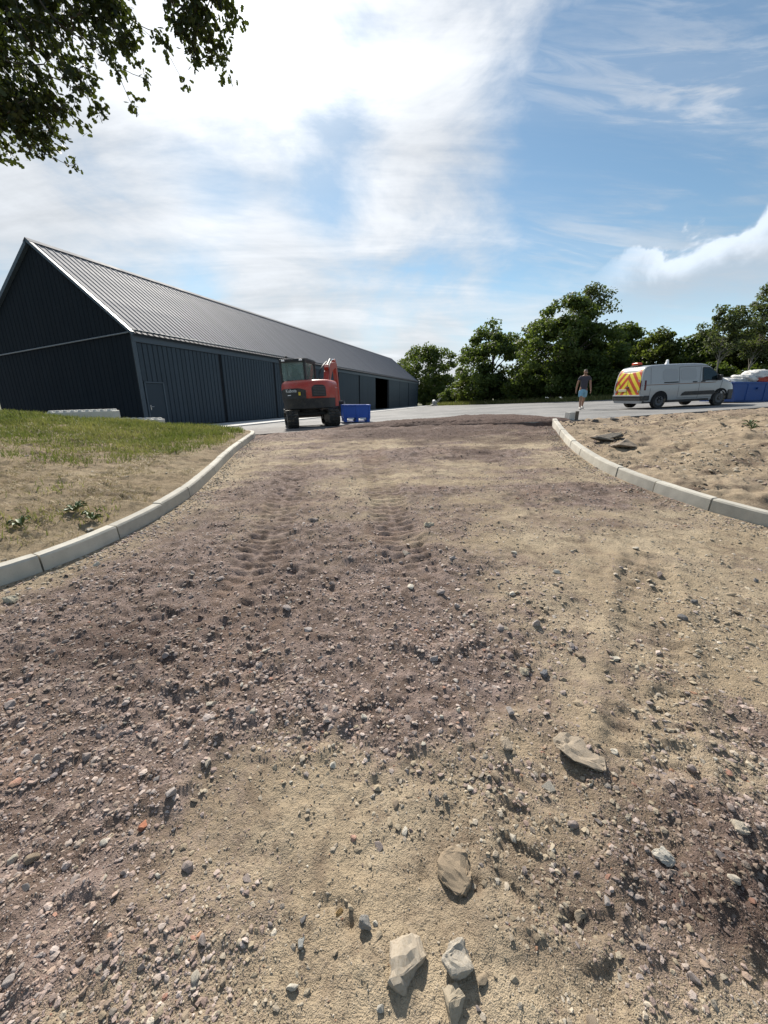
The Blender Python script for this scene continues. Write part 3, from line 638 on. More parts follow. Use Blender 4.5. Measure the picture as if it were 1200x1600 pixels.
# ------------------------------------------------------------------ excavator (x right, y forward, z up)
def excavator(loc, house_yaw, under_yaw):
    root = empty('excavator', loc, house_yaw); tag(root, 'orange-red tracked mini excavator with black cab standing before the barn', 'excavator')
    du = under_yaw - house_yaw; Mu = Matrix.Rotation(du, 3, 'Z')
    # tracks
    def stadium(r, L, n=9, cz=.31):
        h = L / 2 - r; pts = []
        for a in np.linspace(-math.pi / 2, math.pi / 2, n): pts.append((h + r * math.cos(a), cz + r * math.sin(a)))
        for a in np.linspace(math.pi / 2, 3 * math.pi / 2, n): pts.append((-h + r * math.cos(a), cz + r * math.sin(a)))
        return pts
    for sx_ in (-.78, .78):
        belt = MB(); o_ = stadium(.285, 2.45); i_ = stadium(.235, 2.35); n = len(o_)
        def ring(pts, x): return [(x, a, b) for a, b in pts]
        x0, x1 = sx_ - .20, sx_ + .20
        belt.add(ring(o_, x0) + ring(o_, x1) + ring(i_, x0) + ring(i_, x1),
                 [(k, (k + 1) % n, n + (k + 1) % n, n + k) for k in range(n)] + [(2 * n + k, 3 * n + k, 3 * n + (k + 1) % n, 2 * n + (k + 1) % n) for k in range(n)]
                 + [(k, 2 * n + k, 2 * n + (k + 1) % n, (k + 1) % n) for k in range(n)] + [(n + k, n + (k + 1) % n, 3 * n + (k + 1) % n, 3 * n + k) for k in range(n)])
        b = belt.build('track', M_rubber, root); b.rotation_euler = (0, 0, du)
        # lugs
        h = 2.45 / 2 - .285; per = 4 * h + 2 * math.pi * .285; nl = 46; lug = MB().box((0, 0, 0), (.17, .045, .045)).mesh('lug', M_rubber)
        for k in range(nl):
            t = k / nl * per
            if t < 2 * h: y, z, a = -h + t, .31 - .285, math.pi
            elif t < 2 * h + math.pi * .285: q = (t - 2 * h) / .285; y, z, a = h + .285 * math.sin(q), .31 - .285 * math.cos(q), math.pi - q
            elif t < 4 * h + math.pi * .285: y, z, a = h - (t - 2 * h - math.pi * .285), .31 + .285, 0
            else: q = (t - 4 * h - math.pi * .285) / .285; y, z, a = -h - .285 * math.sin(q), .31 + .285 * math.cos(q), -q
            for s in (-1, 1):
                o = link_mesh('lug', lug, b); o.location = (sx_ + s * .10, y, z); o.rotation_euler = (-a, 0, s * .18)
        fr = MB(); fr.box((sx_, 0, .31), (.24, 1.75, .26)); fr.box((sx_, 0, .45), (.30, 1.2, .10)); f = fr.build('track_frame', M_iron, root, .02); f.rotation_euler = (0, 0, du)
        for y, r in ((-.93, .225), (.93, .215)):
            w = MB().lathe([(r, -.07), (r, .07)], (sx_, y, .31), 'x', 18); w.lathe([(.09, -.17), (.11, .17)], (sx_, y, .31), 'x', 14); o = w.build('drive_wheel' if y < 0 else 'idler', M_iron, root); o.rotation_euler = (0, 0, du)
        for y in (-.55, -.18, .18, .55):
            w = MB().lathe([(.10, -.12), (.10, .12)], (sx_, y, .165), 'x', 12); o = w.build('roller', M_iron, root); o.rotation_euler = (0, 0, du)
    cf = MB(); cf.box((0, .2, .50), (1.25, .7, .16)); cf.lathe([(.42, .54), (.42, .68)], n=24); o = cf.build('car_body', M_blackpl, root, .02); o.rotation_euler = (0, 0, du)
    bl = MB(); bl.prism([(1.42, .32), (1.50, .28), (1.52, .52), (1.44, .70), (1.40, .68), (1.46, .50)], -.96, .96, 'x'); bl.box((-.5, 1.1, .50), (.10, .7, .10)); bl.box((.5, 1.1, .50), (.10, .7, .10)); o = bl.build('dozer_blade', M_iron, root, .008); o.rotation_euler = (0, 0, du)
    # slewing house: plan outline with a round tail
    def outline(scale=1.0, tail=1.0):
        pts = []
        for a in np.linspace(R(198), R(342), 17): pts.append((1.03 * math.cos(a) * scale, 1.10 * math.sin(a) * tail * scale + .05))
        return [(-.98 * scale, .95)] + pts + [(.98 * scale, .95)]
    def loft(levels, name, mat, bev=.0):
        mb = MB(); n = len(outline()); vs_ = []
        for z, s, t in levels: vs_ += [(x, y, z) for x, y in outline(s, t)]
        fs_ = [tuple(range(n))[::-1], tuple((len(levels) - 1) * n + i for i in range(n))]
        for l in range(len(levels) - 1):
            for i in range(n): fs_.append((l * n + i, l * n + (i + 1) % n, (l + 1) * n + (i + 1) % n, (l + 1) * n + i))
        mb.add(vs_, fs_); return mb.build(name, mat, root, bev, True)
    def sharp(o, a=40):
        m = o.modifiers.new('es', 'EDGE_SPLIT'); m.split_angle = R(a); return o
    sharp(loft([(.66, .93, .90), (.70, .97, .96), (1.06, .992, .992)], 'counterweight', M_blackpl))
    body = sharp(loft([(1.064, .99, .99), (1.12, 1.0, 1.0), (1.45, 1.0, 1.0), (1.60, .985, .98), (1.69, .95, .94), (1.735, .88, .86)], 'engine_cover', M_red), 50)
    def tail_pt(a, z, off=.012, s=1.0): return ((1.03 * s + off) * math.cos(a), (1.10 * s + off) * math.sin(a) + .05, z)
    def patch(a0, a1, z0, z1, name, mat, off, n=14, skew=0.0, cut=0.0):
        mb = MB(); vs_ = []
        for i in range(n + 1):
            a = R(a0 + (a1 - a0) * i / n); u = i / n
            zt = z1 - cut * max(0, 2 * abs(u - .5) - .55) ** 1.5; zb = z0 + skew * u
            for o_ in (0, off):
                vs_.append(tail_pt(a, zb, o_)); vs_.append(tail_pt(a, zt, o_))
        fs_ = []
        for i in range(n):
            b = 4 * i; fs_ += [(b + 2, b + 6, b + 7, b + 3), (b, b + 2, b + 3, b + 1)[::-1] if i == 0 else (b + 1, b + 3, b + 7, b + 5), (b, b + 4, b + 6, b + 2)]
        return mb.add(vs_, fs_).build(name, mat, root)
    patch(209, 282, 1.06, 1.44, 'rear_cover', M_blackpl, .014, cut=.25)
    vent = patch(294, 326, 1.12, 1.54, 'side_vent', M_blackpl, .014, cut=.35)
    for k in range(6):
        mb = MB(); z = 1.17 + k * .055
        vs_ = [tail_pt(R(a), z + q, off) for a in np.linspace(297, 323, 6) for q, off in ((0, .014), (.018, .026), (.030, .014))]
        fs_ = [(3 * i + j, 3 * i + 3 + j, 3 * i + 4 + j, 3 * i + 1 + j) for i in range(5) for j in range(2)]
        mb.add(vs_, fs_).build('vent_slat', M_iron, vent)
    t = text_mesh('lettering', 'Kubota', .17, .002, M_letter, root); a = R(250); p = tail_pt(a, 1.355, .020); t.location = p; t.rotation_euler = (math.pi / 2, 0, a + math.pi / 2)
    MB().box((0, 0, 0), (.14, .006, .12)).build('warning_sticker', M_yellow, root).location = tail_pt(R(268), 1.24, .022)
    root.children[-1].rotation_euler = (0, 0, R(268) + math.pi / 2)
    MB().box((0, 0, 0), (.20, .006, .03)).build('model_plate', M_letter, root).location = tail_pt(R(247), 1.20, .020)
    root.children[-1].rotation_euler = (0, 0, R(247) + math.pi / 2)
    MB().box((.86, .72, 1.10), (.26, .5, .75)).build('tool_box', M_red, root, .03)
    # cab
    zc, zt = 1.70, 2.50
    X0, X1, Y0, Y1 = -.97, .06, -.28, 1.22
    fl = MB().box(((X0 + X1) / 2, (Y0 + Y1) / 2, 1.25), (X1 - X0 - .02, Y1 - Y0, .95)).build('cab_base', M_blackpl, root, .03)
    posts = [(X0 + .04, Y0 + .03), (X1 - .05, Y0 + .03), (X0 + .04, Y1 - .05), (X1 - .05, Y1 - .05), (X0 + .04, .48)]
    cab = empty('cab', (0, 0, 0), 0, root); bpy.data.objects.remove(cab)
    fr = MB()
    for x, y in posts: fr.box((x, y + (.02 if y < 0 else -.03), (zc + zt) / 2), (.085, .085, zt - zc + .02))
    fr.box(((X0 + X1) / 2, Y0 + .03, zc + .03), (X1 - X0, .08, .08)); fr.box(((X0 + X1) / 2, Y0 + .03, zt - .04), (X1 - X0, .08, .08)); fr.box((X0 + .04, .45, zt - .04), (.07, Y1 - Y0, .07)); fr.box((X1 - .05, .45, zt - .04), (.07, Y1 - Y0, .07))
    cabf = fr.build('cab_frame', M_blackpl, root, .012)
    rf = MB(); rf.prism([(Y0 - .03, zt), (Y0 + .01, zt + .055), (Y0 + .25, zt + .075), (Y1 - .2, zt + .07), (Y1 + .05, zt + .03), (Y1 + .05, zt - .01), (Y0 - .03, zt - .01)], X0 - .01, X1 + .01, 'x'); rf.build('cab_roof', M_blackpl, root, .02)
    for nm, c, s in (('window', ((X0 + X1) / 2, Y0 + .025, (zc + zt) / 2), (X1 - X0 - .16, .008, zt - zc - .14)), ('window', (X1 - .05, .47, (zc + zt) / 2), (.008, Y1 - Y0 - .2, zt - zc - .12)),
                     ('window', (X0 + .04, .10, (zc + zt) / 2), (.008, .62, zt - zc - .1)), ('window', (X0 + .04, .82, (zc + zt) / 2), (.008, .62, zt - zc - .1)), ('window', ((X0 + X1) / 2, Y1 - .05, 1.98), (X1 - X0 - .16, .008, 1.0))):
        MB().box(c, s).build(nm, M_cabglass, cabf)
    se = MB(); se.box((-.48, .16, 1.75), (.46, .14, .62), Matrix.Rotation(R(8), 3, 'X')); se.box((-.48, .40, 1.50), (.48, .48, .14)); se.box((-.48, .10, 2.13), (.27, .10, .22)); se.build('seat', plain('dark_seat_vinyl', (.02, .02, .022), .6), root, .04, True)
    for sx_ in (-.8, -.16):
        le = MB(); le.box((sx_, .55, 1.72), (.11, .34, .12)); le.tube([(sx_, .66, 1.76), (sx_ + .01, .70, 1.98)], [.014, .02], 8); le.build('control_lever', M_blackpl, root, .01)
    bc = MB(); bc.tube([(-.74, -.05, zt + .06), (-.74, -.05, zt + .12)], .018, 8); bc.lathe([(.055, .12), (.055, .165), (.03, .19)], (-.74, -.05, zt), n=14); bc.build('roof_lamp', M_blackpl, root, 0, True)
    for x in (-.80, -.10):
        MB().box((x, Y0 - .02, zt - .005), (.13, .05, .06)).build('work_light', M_letter, root, .01)
    mi = MB(); mi.tube([(X0, 1.15, 2.0), (X0 - .16, 1.18, 2.05)], .012, 8); mi.box((X0 - .18, 1.18, 2.0), (.05, .10, .26)); mi.build('mirror', M_blackpl, root, .01)
    # boom, arm, bucket
    bx = .44
    sb = MB(); sb.box((bx, 1.12, 1.0), (.34, .42, .52)); sb.build('swing_bracket', M_red, root, .03)
    def beam(pts, wid, name, mat):
        mb = MB(); n = len(pts); L = []; Rr = []
        for i, (y, z, h) in enumerate(pts):
            a = pts[min(i + 1, n - 1)]; b = pts[max(i - 1, 0)]; t = Vector((a[0] - b[0], a[1] - b[1])).normalized(); q = Vector((-t.y, t.x)) * h / 2
            L.append((y + q.x, z + q.y)); Rr.append((y - q.x, z - q.y))
        mb.prism(L + Rr[::-1], bx - wid / 2, bx + wid / 2, 'x'); return mb.build(name, mat, root, .012)
    boom = beam([(1.15, 1.05, .24), (1.32, 1.55, .34), (1.62, 2.02, .40), (2.15, 2.40, .34), (2.85, 2.52, .24), (3.15, 2.50, .20)], .22, 'boom', M_red)
    beam([(2.95, 2.74, .16), (3.15, 2.50, .28), (3.28, 1.7, .22), (3.34, .95, .16)], .17, 'arm', M_red)
    for x in (bx - .075, bx + .075):
        c = MB(); c.tube([(x, 1.02, .85), (x, 1.02, .85)], .01, 6) if False else None
        c.tube([(x, 1.42, .92), (x, 1.62, 1.42)], .06, 12); c.build('boom_cylinder', M_iron, root, 0, False); MB().tube([(x, 1.60, 1.38), (x, 1.80, 1.92)], .03, 10).build('cylinder_rod', M_chrome, root)
    c = MB(); c.tube([(bx, 1.62, 2.34), (bx, 2.35, 2.70)], .065, 12); c.build('arm_cylinder', M_iron, root); MB().tube([(bx, 2.33, 2.69), (bx, 2.95, 2.76)], .032, 10).build('cylinder_rod', M_chrome, root)
    ears = MB(); ears.box((bx, 1.60, 2.30), (.20, .20, .22), Matrix.Rotation(R(40), 3, 'X')); ears.build('cylinder_mount', M_red, root, .01)
    for k, (dx, col) in enumerate(((-.17, M_blackpl), (-.14, M_blackpl), (.15, M_blackpl))):
        MB().tube([(bx + dx, 1.02, 1.2), (bx + dx * 1.5, .98, 1.75), (bx + dx * 1.3, 1.15, 2.15), (bx + dx * .9, 1.55, 2.42), (bx + dx * .7, 2.1, 2.62)], .018, 8).build('hydraulic_hose', col, root, smooth=True)
    bk = MB(); prof = [(3.30, .95), (3.62, .86), (3.70, .55), (3.50, .28), (3.16, .22), (3.02, .34), (3.10, .42), (3.18, .30), (3.46, .36), (3.62, .58), (3.56, .80), (3.32, .87)]
    bk.prism(prof, bx - .28, bx + .28, 'x'); bk.prism([(3.30, .93), (3.62, .84), (3.68, .56), (3.50, .30), (3.16, .24), (3.06, .34)], bx - .285, bx - .265, 'x'); bk.prism([(3.30, .93), (3.62, .84), (3.68, .56), (3.50, .30), (3.16, .24), (3.06, .34)], bx + .265, bx + .285, 'x')
    for k in range(4): bk.box((bx - .21 + k * .14, 2.98, .33), (.05, .14, .03))
    bk.build('bucket', M_iron, root, .006)
    st = MB(); st.box((-1.02, .25, .62), (.12, .5, .05)); st.build('step', M_iron, root, .01)
    return root
ez = float(z_yard(-3.0, 15.8)) + .015
ex = excavator((-2.95, 16.0, ez), R(-6), R(17)); ex.rotation_euler = (0, math.atan(-.047), R(-6))

# ------------------------------------------------------------------ blue pallet bin
def pallet_bin(loc, rz):
    root = empty('pallet_bin', loc, rz); tag(root, 'blue plastic pallet bin standing on the yard beside the excavator', 'bin')
    W, D, H = 1.20, 1.0, .76
    for (c, s) in (((0, -D / 2 + .02, .45), (W - .06, .03, .56)), ((0, D / 2 - .02, .45), (W - .06, .03, .56)), ((-W / 2 + .02, 0, .45), (.03, D - .06, .56)), ((W / 2 - .02, 0, .45), (.03, D - .06, .56))):
        MB().box(c, s).build('side_panel', M_blue, root, .006)
    MB().box((0, 0, .19), (W - .04, D - .04, .05)).build('bin_floor', M_blue, root, .008)
    rim = MB()
    for c, s in (((0, -D / 2, H - .03), (W + .02, .07, .06)), ((0, D / 2, H - .03), (W + .02, .07, .06)), ((-W / 2, 0, H - .03), (.07, D - .07, .06)), ((W / 2, 0, H - .03), (.07, D - .07, .06))): rim.box(c, s)
    rim.build('rim', M_blue, root, .012)
    for x in (-W / 2 + .03, 0, W / 2 - .03):
        for y in (-D / 2 + .01, D / 2 - .01): MB().box((x, y, .44), (.085 if x else .10, .05, .60)).build('corner_rib', M_blue, root, .012)
    for x in (-.27, .27):
        MB().box((x, -D / 2 + .0, .22), (.44, .04, .07)).build('lower_rail', M_blue, root, .01)
        MB().box((x, -D / 2 - .022, .15), (.26, .006, .075)).build('label_patch', M_letter, root)
    for x in (-.52, 0, .52):
        for y in (-.42, 0, .42): MB().box((x, y, .085), (.15, .14, .17)).build('foot', M_blue, root, .015)
    for y in (-.42, .42): MB().box((0, y, .018), (1.16, .12, .03)).build('runner', M_blue, root, .008)
    return root
pallet_bin((-1.32, 18.35, float(z_yard(-1.3, 18.3)) + .012), R(12))
# ------------------------------------------------------------------ van (x forward, y left, z up; rear axle at x = 0)
def chevron_mat():
    m = NT('chevron_print'); xyz = m.sep()
    a = m.math('ABSOLUTE', m.math('SUBTRACT', xyz[1], .02)); t = m.math('FRACT', m.math('DIVIDE', m.math('ADD', m.math('MULTIPLY', a, 1.05), xyz[2]), .42)); f = m.math('GREATER_THAN', t, .5)
    n = m.noise(5); m.put(m.b.inputs['Base Color'], m.mix(f, m.mix(n, (.46, .06, .02), (.55, .09, .03)), m.mix(n, (.70, .56, .03), (.80, .66, .06)))); m.b.inputs['Roughness'].default_value = .38
    return m.m
def van(loc, rz):
    root = empty('van', loc, rz); tag(root, 'white panel van with red and yellow chevrons on its rear doors', 'van')
    M_body = plain('pale_grey_white_paint', (.36, .365, .365), .30, var=.03, scale=1.5, coat=.6)
    M_seam = plain('panel_gap', (.10, .10, .10), .7); M_glass = M_vanglass
    HB = .925
    def hw(z): return HB - .03 * max(0, (.62 - z)) / .3 if z < .62 else HB if z < .98 else HB - (z - .98) * .185
    # silhouette: top line, from tail to nose
    TX = [-.905, -.895, -.87, -.83, -.77, -.66, -.45, 0, .8, 1.6, 2.02, 2.22, 2.42, 2.7, 2.98, 3.08, 3.30, 3.52, 3.68, 3.78, 3.85, 3.87]
    TZ = [.95, 1.15, 1.36, 1.54, 1.66, 1.745, 1.785, 1.80, 1.805, 1.795, 1.775, 1.735, 1.64, 1.43, 1.19, 1.135, 1.075, .99, .90, .80, .66, .52]
    def top(x): return float(np.interp(x, TX, TZ))
    def rear_x(z): return float(np.interp(z, TZ[:7], TX[:7]))
    def plan(x):                                       # pull the sides in at nose and tail
        f = 1.0
        if x > 3.1: f -= .26 * ((x - 3.1) / .77) ** 2.2
        if x < -.70: f -= .055 * ((-.70 - x) / .2) ** 1.6
        return f
    body = MB(); st = sorted(set(list(TX) + list(np.linspace(-.4, 3.8, 40)))); ring = None; vs_ = []
    for x in st:
        zt = top(x); zb = .24 if x < 3.3 else .24 + .06 * (x - 3.3); f = plan(x); r = min(.13, (zt - zb) * .3)
        half = [(0, zb), (hw(zb) * f * .95, zb), (hw(zb + .06) * f, zb + .07)]
        for q in np.linspace(.12, .94, 9): z = zb + (zt - r - zb) * q; half.append((hw(z) * f, z))
        e = hw(zt - r) * f
        for a in np.linspace(0, math.pi / 2, 6): half.append((e - r * 1.1 * (1 - math.cos(a)), zt - r + r * math.sin(a)))
        half.append((e * .5, zt + .006)); half.append((0, zt + .012))
        rg = [(x, y, z) for y, z in half] + [(x, -y, z) for y, z in half[-2:0:-1]]
        ring = len(rg); vs_ += rg
    fs_ = [tuple(range(ring)), tuple((len(st) - 1) * ring + i for i in range(ring))[::-1]]
    for s in range(len(st) - 1):
        for i in range(ring): fs_.append((s * ring + i, s * ring + (i + 1) % ring, (s + 1) * ring + (i + 1) % ring, (s + 1) * ring + i))
    b = body.add(vs_, fs_).build('body', M_body, root, 0, True); e = b.modifiers.new('es', 'EDGE_SPLIT'); e.split_angle = R(50)
    def side(poly, name, mat, off=.004, parent=root, sides=(-1, 1)):
        for s in sides:
            mb = MB(); n = len(poly); q = [(x, s * (hw(z) * plan(x) + off), z) for x, z in poly] + [(x, s * (hw(z) * plan(x) - .01), z) for x, z in poly]
            mb.add(q, [tuple(range(n)), tuple(range(n, 2 * n))[::-1]] + [(i, (i + 1) % n, n + (i + 1) % n, n + i) for i in range(n)]); mb.build(name, mat, parent)
    def strip(pts, w, name, mat, off=.005, sides=(-1, 1)):
        for s in sides:
            mb = MB()
            for (xa, za), (xb, zb_) in zip(pts[:-1], pts[1:]):
                for k in range(4):
                    t0, t1 = k / 4, (k + 1) / 4; x0, z0, x1, z1 = xa + (xb - xa) * t0, za + (zb_ - za) * t0, xa + (xb - xa) * t1, za + (zb_ - za) * t1
                    d = Vector((x1 - x0, z1 - z0)).normalized(); nx, nz = -d.y * w / 2, d.x * w / 2
                    mb.add([(x, s * (hw(z) * plan(x) + off), z) for x, z in ((x0 + nx, z0 + nz), (x1 + nx, z1 + nz), (x1 - nx, z1 - nz), (x0 - nx, z0 - nz))], [(0, 1, 2, 3)])
            mb.build(name, mat, root)
    # side glass, pressings, seams
    win = [(1.98, 1.06), (2.92, 1.06), (2.98, 1.12), (2.62, 1.44), (2.40, 1.585), (2.28, 1.62), (2.02, 1.62), (1.98, 1.58)]
    side(win, 'window_surround', M_blackpl, .003); side([(2.03, 1.10), (2.70, 1.10), (2.70, 1.33), (2.40, 1.545), (2.28, 1.58), (2.06, 1.58), (2.03, 1.55)], 'door_window', M_glass, .006)
    M_panel = plain('pressed_panel_paint', (.31, .315, .315), .32, var=.03, coat=.5)
    def rr(x0, x1, z0, z1, r=.09): return [(x0 + r, z0), (x1 - r, z0), (x1, z0 + r), (x1, z1 - r), (x1 - r, z1), (x0 + r, z1), (x0, z1 - r), (x0, z0 + r)]
    side(rr(.05, .80, 1.13, 1.60), 'blank_panel', M_panel, .006); side(rr(.93, 1.70, 1.13, 1.60), 'blank_panel', M_panel, .006)
    for pts in ([(-.52, .45), (-.52, 1.68)], [(.86, .42), (.86, 1.66)], [(1.86, .36), (1.86, 1.05), (1.92, 1.64)], [(2.98, 1.06), (2.92, .75), (2.80, .40)], [(.86, .40), (2.80, .40)], [(.86, 1.66), (2.25, 1.67)]): strip(pts, .016, 'door_seam', M_seam)
    strip([(-.72, .985), (3.45, .985)], .022, 'brown_stripe', plain('brown_stripe', (.20, .075, .02), .5))
    strip([(.12, 1.055), (.82, 1.055)], .05, 'door_rail', M_blackpl, .008)
    for x in (1.62, 2.02):
        for s in (-1, 1): MB().box((x, s * (HB + .008), 1.04), (.20, .03, .045)).build('door_handle', M_blackpl, root, .01)
    side([(1.02, .50), (2.62, .50), (2.72, .56), (2.62, .66), (1.20, .66), (1.08, .60)], 'rubbing_strip', M_blackpl, .022)
    side([(-.80, .24), (2.45, .24), (2.45, .34), (-.80, .34)], 'sill', M_blackpl, .010)
    # wheels and arches
    for x in (0.0, 2.975):
        for s in (-1, 1):
            ar = MB(); pts = []
            for a in np.linspace(R(-12), R(192), 22): pts.append((x + .405 * math.cos(a), .33 + .405 * math.sin(a)))
            n = len(pts); q = [(px, s * (hw(max(pz, .3)) * plan(px) + .012), pz) for px, pz in pts] + [(px, s * .62, pz) for px, pz in pts]
            ar.add(q, [tuple(range(n)), tuple(range(n, 2 * n))[::-1]] + [(i, (i + 1) % n, n + (i + 1) % n, n + i) for i in range(n)]); ar.build('wheel_arch', plain('arch_hollow_shade', (.008, .008, .009), .9), root)  # black plate as arch trim; its colour stands in for shade in the hollow
            w = empty('wheel', (x, s * .82, .322), 0, root)
            MB().lathe([(.20, -.09), (.305, -.105), (.322, -.08), (.322, .08), (.305, .105), (.20, .09)] if True else [], axis='y', n=28).build('tyre', M_rubber, w, 0, False)
            rim = MB().lathe([(.205, s * .06), (.205, s * .098), (.19, s * .104), (.06, s * .085), (.055, s * .112), (.02, s * .115)], axis='y', n=24); rim.build('rim', plain('wheel_steel', (.075, .075, .08), .5, .4), w, 0, False)
            for k in range(8):
                a = 2 * math.pi * k / 8; MB().lathe([(.024, s * .090), (.024, s * .1005)], (.135 * math.cos(a), 0, .135 * math.sin(a)), 'y', 8).build('rim_hole', M_seam, w)
    # tail
    M_chev = chevron_mat()
    for s in (-1, 1):
        mb = MB(); zs = np.linspace(.60, 1.66, 14); q = []
        for z in zs:
            x = rear_x(z) - .016
            ya, yb = (.012, .765 - .10 * max(0, z - 1.0)) ; q += [(x + (.022 if z > 1.5 else 0), s * ya, z), (x + .012, s * yb, z)]
        mb.add(q, [(2 * i, 2 * i + 1, 2 * i + 3, 2 * i + 2) for i in range(13)]); mb.build('rear_door', M_chev, root)
        lt = MB(); q = []
        for z in np.linspace(.78, 1.18, 5): x = rear_x(z); q += [(x - .014, s * (.775 - .10 * max(0, z - 1)), z), (x + .17, s * (hw(z) * plan(x + .17) + .010), z), (x + .02, s * (hw(z) * plan(x) + .006), z)]
        for i in range(4): lt.add([], [])
        lt.add(q, [(3 * i, 3 * i + 2, 3 * i + 5, 3 * i + 3) for i in range(4)] + [(3 * i + 2, 3 * i + 1, 3 * i + 4, 3 * i + 5) for i in range(4)]); lt.build('tail_light', plain('dark_red_lens', (.09, .008, .008), .25), root)
        MB().box((rear_x(1.0) - .03, s * .70, 1.18), (.03, .05, .10)).build('hinge', M_body, root, .006); MB().box((rear_x(.8) - .025, s * .70, .75), (.03, .05, .10)).build('hinge', M_body, root, .006)
    bp = MB(); bp.prism([(-.94, -.90), (-.78, -.955), (-.52, -.955), (-.52, .955), (-.78, .955), (-.94, .90)], .36, .56, 'z'); bp.build('rear_bumper', M_blackpl, root, .03)
    bp = MB(); bp.prism([(-.955, -.88), (-.80, -.95), (-.80, .95), (-.955, .88)], .535, .60, 'z'); bp.build('bumper_top', M_body, root, .015)
    MB().box((-.925, .30, .80), (.015, .52, .11)).build('number_plate', plain('plate_yellow_white', (.62, .56, .36), .5), root, .004)
    MB().box((-.93, -.02, .92), (.04, .20, .05)).build('rear_handle', M_blackpl, root, .01)
    # nose
    ws = MB(); q = []
    for x in np.linspace(2.27, 2.98, 7): z = top(x) + .016; q += [(x, -(hw(z) - .10), z), (x, 0, z + .008), (x, hw(z) - .10, z)]
    ws.add(q, [(3 * i + j, 3 * i + j + 1, 3 * i + j + 4, 3 * i + j + 3) for i in range(6) for j in range(2)]); ws.build('windscreen', M_glass, root)
    fb = MB(); fb.prism([(3.36, -.945), (3.66, -.88), (3.89, -.60), (3.92, 0), (3.89, .60), (3.66, .88), (3.36, .945)], .25, .66, 'z'); fb.build('front_bumper', M_blackpl, root, .04)
    for s in (-1, 1):
        hl = MB(); hl.add([(3.50, s * .80, .90), (3.74, s * .66, .86), (3.79, s * .60, .74), (3.55, s * .855, .76)], [(0, 1, 2, 3)]); hl.build('headlight', plain('lamp_lens', (.5, .5, .52), .1), root)
        mi = MB(); mi.box((2.72, s * 1.02, 1.17), (.11, .18, .23)); mi.box((2.74, s * .92, 1.10), (.05, .12, .05)); mi.build('mirror', M_blackpl, root, .03)
    MB().box((3.88, 0, .70), (.02, .9, .10)).build('grille', M_blackpl, root, .01)
    # roof gear
    bc = MB(); bc.box((-.50, .10, 1.815), (.26, .46, .03)); bc.build('beacon_base', M_blackpl, root, .01)
    MB().box((-.50, .10, 1.885), (.22, .42, .12)).build('beacon', plain('orange_red_lens', (.62, .07, .02), .25), root, .045, True, 3)
    an = MB(); an.prism([(.82, 1.80), (1.02, 1.80), (.98, 1.90), (.96, 2.02), (.90, 2.02), (.88, 1.90)], -.05, .05, 'y'); an.build('roof_vent', M_letter, root, .015)
    un = MB(); un.box((1.5, 0, .30), (4.0, 1.3, .14)); un.build('underbody', M_blackpl, root)
    return root
vx, vy = 11.70, 18.02
vn_ = van((vx, vy, float(z_yard(vx, vy)) + .004), R(5.0)); vn_.rotation_euler = (0, math.atan(-.044), R(5.0)); vn_.scale = (.925, 1, 1)

# ------------------------------------------------------------------ blue skip heaped with white sacks
def skip(loc, rz):
    root = empty('skip', loc, rz); tag(root, 'blue steel skip parked behind the nose of the van', 'skip')
    L, W, H = 4.2, 1.9, .86
    def panel(name, pts, t): 
        a, b, c, d = [Vector(p) for p in pts]; n = (b - a).cross(d - a).normalized() * t; mb = MB(); mb.add([a, b, c, d, a + n, b + n, c + n, d + n], [(0, 1, 2, 3), (7, 6, 5, 4), (0, 4, 5, 1), (1, 5, 6, 2), (2, 6, 7, 3), (3, 7, 4, 0)]); return mb.build(name, M_blued, root)
    x0, x1, X0, X1 = .22, L - .22, 0, L
    f = panel('front_panel', [(x0, -W / 2, .08), (x1, -W / 2, .08), (X1, -W / 2, H), (X0, -W / 2, H)], .04)
    panel('rear_panel', [(x1, W / 2, .08), (x0, W / 2, .08), (X0, W / 2, H), (X1, W / 2, H)], .04)
    panel('end_panel', [(x0, W / 2, .08), (x0, -W / 2, .08), (X0, -W / 2, H), (X0, W / 2, H)], -.04); panel('end_panel', [(x1, -W / 2, .08), (x1, W / 2, .08), (X1, W / 2, H), (X1, -W / 2, H)], -.04)
    MB().box((L / 2, 0, .05), (L - .44, W, .08)).build('skip_floor', M_blued, root)
    r = MB(); r.box((L / 2, -W / 2 - .02, H), (L + .04, .09, .09)); r.box((L / 2, W / 2 + .02, H), (L + .04, .09, .09)); r.box((0, 0, H), (.09, W - .05, .09)); r.box((L, 0, H), (.09, W - .05, .09)); r.build('rim', M_blued, root, .012)
    for x in (.75, 1.65, 2.55, 3.45): MB().box((x, -W / 2 - .035, .44), (.08, .06, .74)).build('rib', M_blued, root, .01)
    for x in (1.2, 3.0): MB().lathe([(.05, -.10), (.05, 0), (.075, 0), (.075, .03)], (x, -W / 2 - .03, .62), 'y', 12).build('lifting_lug', M_blued, root)
    return root
skx, sky_ = 16.3, 19.9
skip_o = skip((skx, sky_, float(z_yard(skx + 2, sky_)) - .02), R(4))
